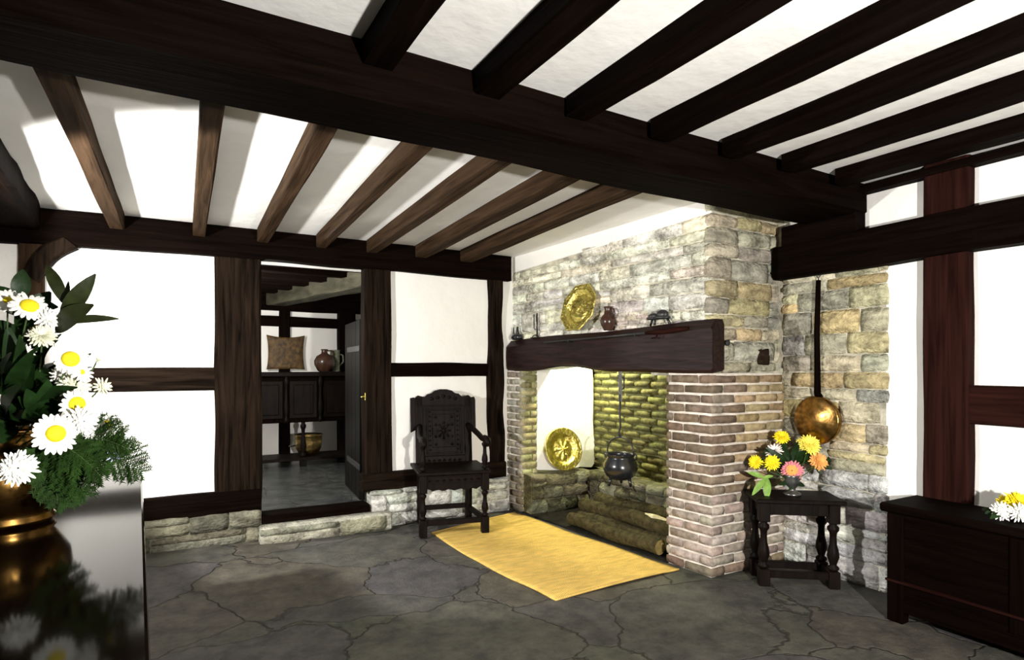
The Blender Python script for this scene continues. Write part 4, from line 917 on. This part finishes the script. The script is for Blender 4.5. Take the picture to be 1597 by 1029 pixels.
# ------------------------------------------------------------------ long polished table
TB = empty('refectory_table', (0, 0, 0), 0, 'long dark polished oak table under the copper vase in the left foreground', 'table')
cor = [Vector((-.030, 1.00, 0)), Vector((-.152, 3.50, 0)), Vector((-1.02, 3.46, 0)), Vector((-.90, .96, 0))]
def table_slab(mb, cor, z0, z1, b):
    c = sum(cor, Vector()) / 4; ins = lambda d: [p + (c - p).normalized() * d * 1.4 for p in cor]
    L = [(0, z0), (0, z1 - b), (b * .3, z1 - b * .3), (b, z1)]; vs = []
    for d, z in L: vs += [v + Vector((0, 0, z)) for v in ins(d)]
    fs = [[i * 4 + k, i * 4 + (k + 1) % 4, (i + 1) * 4 + (k + 1) % 4, (i + 1) * 4 + k] for i in range(3) for k in range(4)] + [[3, 2, 1, 0], [12, 13, 14, 15]]
    mb.add(vs, fs)
m = MB(); table_slab(m, cor, .755, .80, .018); m.build('top', M['table'], TB)
for k, (x, y) in enumerate(((-.16, 1.25), (-.27, 3.25), (-.86, 3.22), (-.76, 1.22))):
    m = MB(); m.cbox(x - .045, x + .045, y - .045, y + .045, 0.0, .16, .006); T = Matrix.Translation((x, y, 0)); m.lathe([(.035, .16), (.05, .18), (.035, .21), (.055, .34), (.06, .42), (.04, .54), (.035, .56), (.05, .58)], 18, T); m.cbox(x - .045, x + .045, y - .045, y + .045, .58, .756, .006); m.build('leg', M['chair'], TB)
for (x0, y0, x1, y1) in ((-.16, 1.25, -.27, 3.25), (-.76, 1.22, -.86, 3.22)):
    for z0, z1, nm in ((.66, .756, 'apron'), (.05, .12, 'stretcher')):
        m = MB(); vs = [Vector((x0 - .018, y0, z0)), Vector((x0 + .018, y0, z0)), Vector((x1 + .018, y1, z0)), Vector((x1 - .018, y1, z0))]; m.add(vs + [v + Vector((0, 0, z1 - z0)) for v in vs], [(0, 1, 2, 3), (4, 5, 6, 7), (0, 1, 5, 4), (1, 2, 6, 5), (2, 3, 7, 6), (3, 0, 4, 7)]); m.build(nm, M['chair'], TB)

# ------------------------------------------------------------------ room beyond the doorway
BF = .17; BYW = 7.6
m = MB(); m.box(-.9, 2.8, 4.90, BYW + .1, BF - .06, BF); struct(m.build('floor_back_room', M['flag_back']))
m = MB(); m.box(-.9, 2.8, 4.98, BYW + .1, 2.24, 2.32); struct(m.build('ceiling_back_room', M['ceil']))
m = MB(); m.box(-.9, 2.8, BYW, BYW + .1, 0, 2.3); struct(m.build('wall_back_room_rear', M['plaster']))
m = MB(); m.box(-1.0, -.9, 4.98, BYW + .1, 0, 2.3); struct(m.build('wall_back_room_left', M['plaster']))
m = MB(); m.box(2.8, 2.9, 4.98, BYW + .1, 0, 2.3); struct(m.build('wall_back_room_right', M['plaster']))
for i, y in enumerate((5.25, 5.65, 6.05, 6.45, 6.85, 7.25)):
    o = timber('ceiling_joist', (-.9, y, 2.19), (2.8, y, 2.19), .12, .10, M['oak_x'], 60 + i, .008, 12, .006)
    tag(o, ['first', 'second', 'third', 'fourth', 'fifth', 'sixth'][i] + ' dark joist of the room beyond, counted from the doorway', 'joist', 'joists of the room beyond the doorway')
o = timber('ceiling_beam', (1.64, 5.0, 2.11), (1.00, 7.62, 2.11), .22, .17, mat('grey_oak', (0.055, 0.052, 0.034), .8, .1, 0, .4, (12, 3, 12), .4), 70, .01, 14, .014)
tag(o, 'greyish ceiling beam running away through the doorway in the room beyond', 'beam')
o = timber('timber_post', (1.125, BYW - .02, BF), (1.125, BYW - .02, 2.2), .12, .10, M['oak_z'], 71, .006, 10, .01, up=(0, 1, 0)); tag(o, 'dark post on the far wall of the room beyond, behind the leather hanging', 'post')
o = timber('timber_post', (1.855, BYW - .05, BF), (1.855, BYW - .05, 2.0), .20, .14, M['oak_z'], 72, .008, 10, .01, up=(0, 1, 0)); tag(o, 'dark corner post right of the jug in the room beyond', 'post')
o = timber('wall_rail', (-.9, BYW - .02, 1.815), (2.8, BYW - .02, 1.815), .08, .12, M['oak_x'], 73, .01, 14, .01, bow=(0, 0, .03)); tag(o, 'dark upper rail on the far wall of the room beyond', 'rail')
o = timber('wall_plate_beam', (-.9, BYW - .03, 2.09), (2.8, BYW - .03, 2.09), .10, .24, M['oak_x'], 74, .01, 14, .01); tag(o, 'dark top beam on the far wall of the room beyond', 'beam')
# leather hanging
m = MB(); n = 12; vs = []
for j in range(n + 1):
    for i in range(n + 1):
        a, b = i / n - .5, j / n - .5
        x = .40 * a * (1 + .10 * b * b * 4 - .02); z = .375 * b * (1 + .16 * a * a * 4 * (1 if b > 0 else .2))
        vs.append((1.135 + x, BYW - .085 + .03 * (a * a * 4) * .5, 1.475 + z - .012))
m.add(vs, [[j * (n + 1) + i, j * (n + 1) + i + 1, (j + 1) * (n + 1) + i + 1, (j + 1) * (n + 1) + i] for j in range(n) for i in range(n)], True)
o = m.build('leather_hanging', M['leather']); sm = o.modifiers.new('thick', 'SOLIDIFY'); sm.thickness = .008
tag(o, 'square brown embossed leather hanging on the far wall through the doorway', 'wall hanging')
# dark open-footed cupboard
CB = empty('court_cupboard', (1.30, 7.22, BF), 0, 'black oak open-footed cupboard seen through the doorway', 'cupboard')
m = MB(); m.cbox(-.62, .52, -.20, .24, 1.02, 1.07, .008); m.build('top', C, CB)
m = MB(); m.cbox(-.58, .48, -.16, .22, .50, 1.02, .005); m.build('body', M['oak_z'], CB)
for x in (-.42, -.05, .32):
    m = MB(); m.cbox(x - .15, x + .15, -.172, -.16, .55, .97, .004); m.cbox(x - .11, x + .11, -.182, -.17, .59, .93, .008); m.build('door_panel', C, CB)
for x in (-.56, -.235, .135, .46):
    m = MB(); pr_, T = turned(x, -.185, .50, 1.02, .028); m.lathe(pr_, 12, T); m.build('pilaster', C, CB)
for x in (-.56, -.05, .46):
    m = MB(); pr_, T = turned(x, -.16, .10, .50, .034); m.lathe(pr_, 12, T); m.cbox(x - .035, x + .035, -.195, -.125, 0, .10, .004); m.build('leg', C, CB)
for x in (-.56, .46):
    m = MB(); m.cbox(x - .03, x + .03, .16, .22, 0, .50, .004); m.build('leg', C, CB)
m = MB(); m.cbox(-.60, .50, -.20, .22, .07, .105, .005); m.build('shelf', C, CB)
# copper bowl under the cupboard, pottery on it
e = empty('brass_cauldron', (1.335, 7.20, BF + .107), 0, 'hammered brass bowl on the bottom shelf of the cupboard through the doorway', 'bowl')
m = MB(); m.lathe([(.06, 0), (.11, .02), (.14, .08), (.15, .16), (.152, .225), (.165, .235), (.160, .24), (.145, .22), (.14, .12), (.05, .02)], 24); m.build('body', mat('hammered_brass', (0.5, 0.34, 0.12), .3, .5, 1, .3, (20, 20, 20), .5, (30, 30, 30)), e)
m = MB(); m.tube([(-.15, -.02, .12), (-.20, -.02, .11), (-.22, -.02, .12)], .01, 6); m.build('handle', M['iron'], e)
e = empty('pottery_jug', (1.52, 7.22, BF + 1.072), 0, 'round brown glazed jug on top of the cupboard through the doorway', 'jug')
m = MB(); m.lathe([(.06, 0), (.075, .01), (.115, .08), (.118, .13), (.09, .185), (.04, .215), (.032, .24), (.042, .265), (.036, .268), (.026, .24), (.03, .21)], 22); m.build('body', M['glaze'], e)
m = MB(); m.tube([(.035, 0, .25), (.085, 0, .25), (.10, 0, .21), (.088, 0, .18)], .010, 7); m.build('handle', M['glaze'], e)
e = empty('pottery_tankard', (1.66, 7.30, BF + 1.072), 0, 'tall grey-green tankard beside the round jug through the doorway', 'tankard')
m = MB(); m.lathe([(.058, 0), (.062, .01), (.055, .03), (.056, .24), (.062, .26), (.056, .262), (.05, .24), (.05, .03), (.01, .02)], 20); m.build('body', M['gglaze'], e)
m = MB(); m.tube([(.054, 0, .21), (.095, 0, .20), (.10, 0, .12), (.055, 0, .07)], .009, 7); m.build('handle', M['gglaze'], e)
# open plank door
DR = empty('door_1', (1.335, 4.97, BF + .01), math.radians(90 - 4.5), None, None); DR['kind'] = 'structure'
m = MB()
for k in range(4): m.cbox(.01 + k * .185, .19 + k * .185, -.045, .0, 0, 1.52, .005)
dl = m.build('door_leaf', mat('black_polished_plank', (0.003, 0.0024, 0.002), .45, .06, 0, .3, (30, 30, 2), .2), DR)
for z in (.25, 1.25):
    m = MB(); m.cbox(.0, .60, -.006, .006, z, z + .05, .002); m.build('hinge', M['iron'], dl)
m = MB(); m.cbox(1.322, 1.328, 4.765, 4.78, 1.03, 1.09, .001); m.tube([(1.322, 4.772, 1.06), (1.300, 4.772, 1.06), (1.292, 4.772, 1.055)], .006, 6)
o = m.build('door_latch', M['brass']); tag(o, 'small brass latch on the doorway post', 'latch')
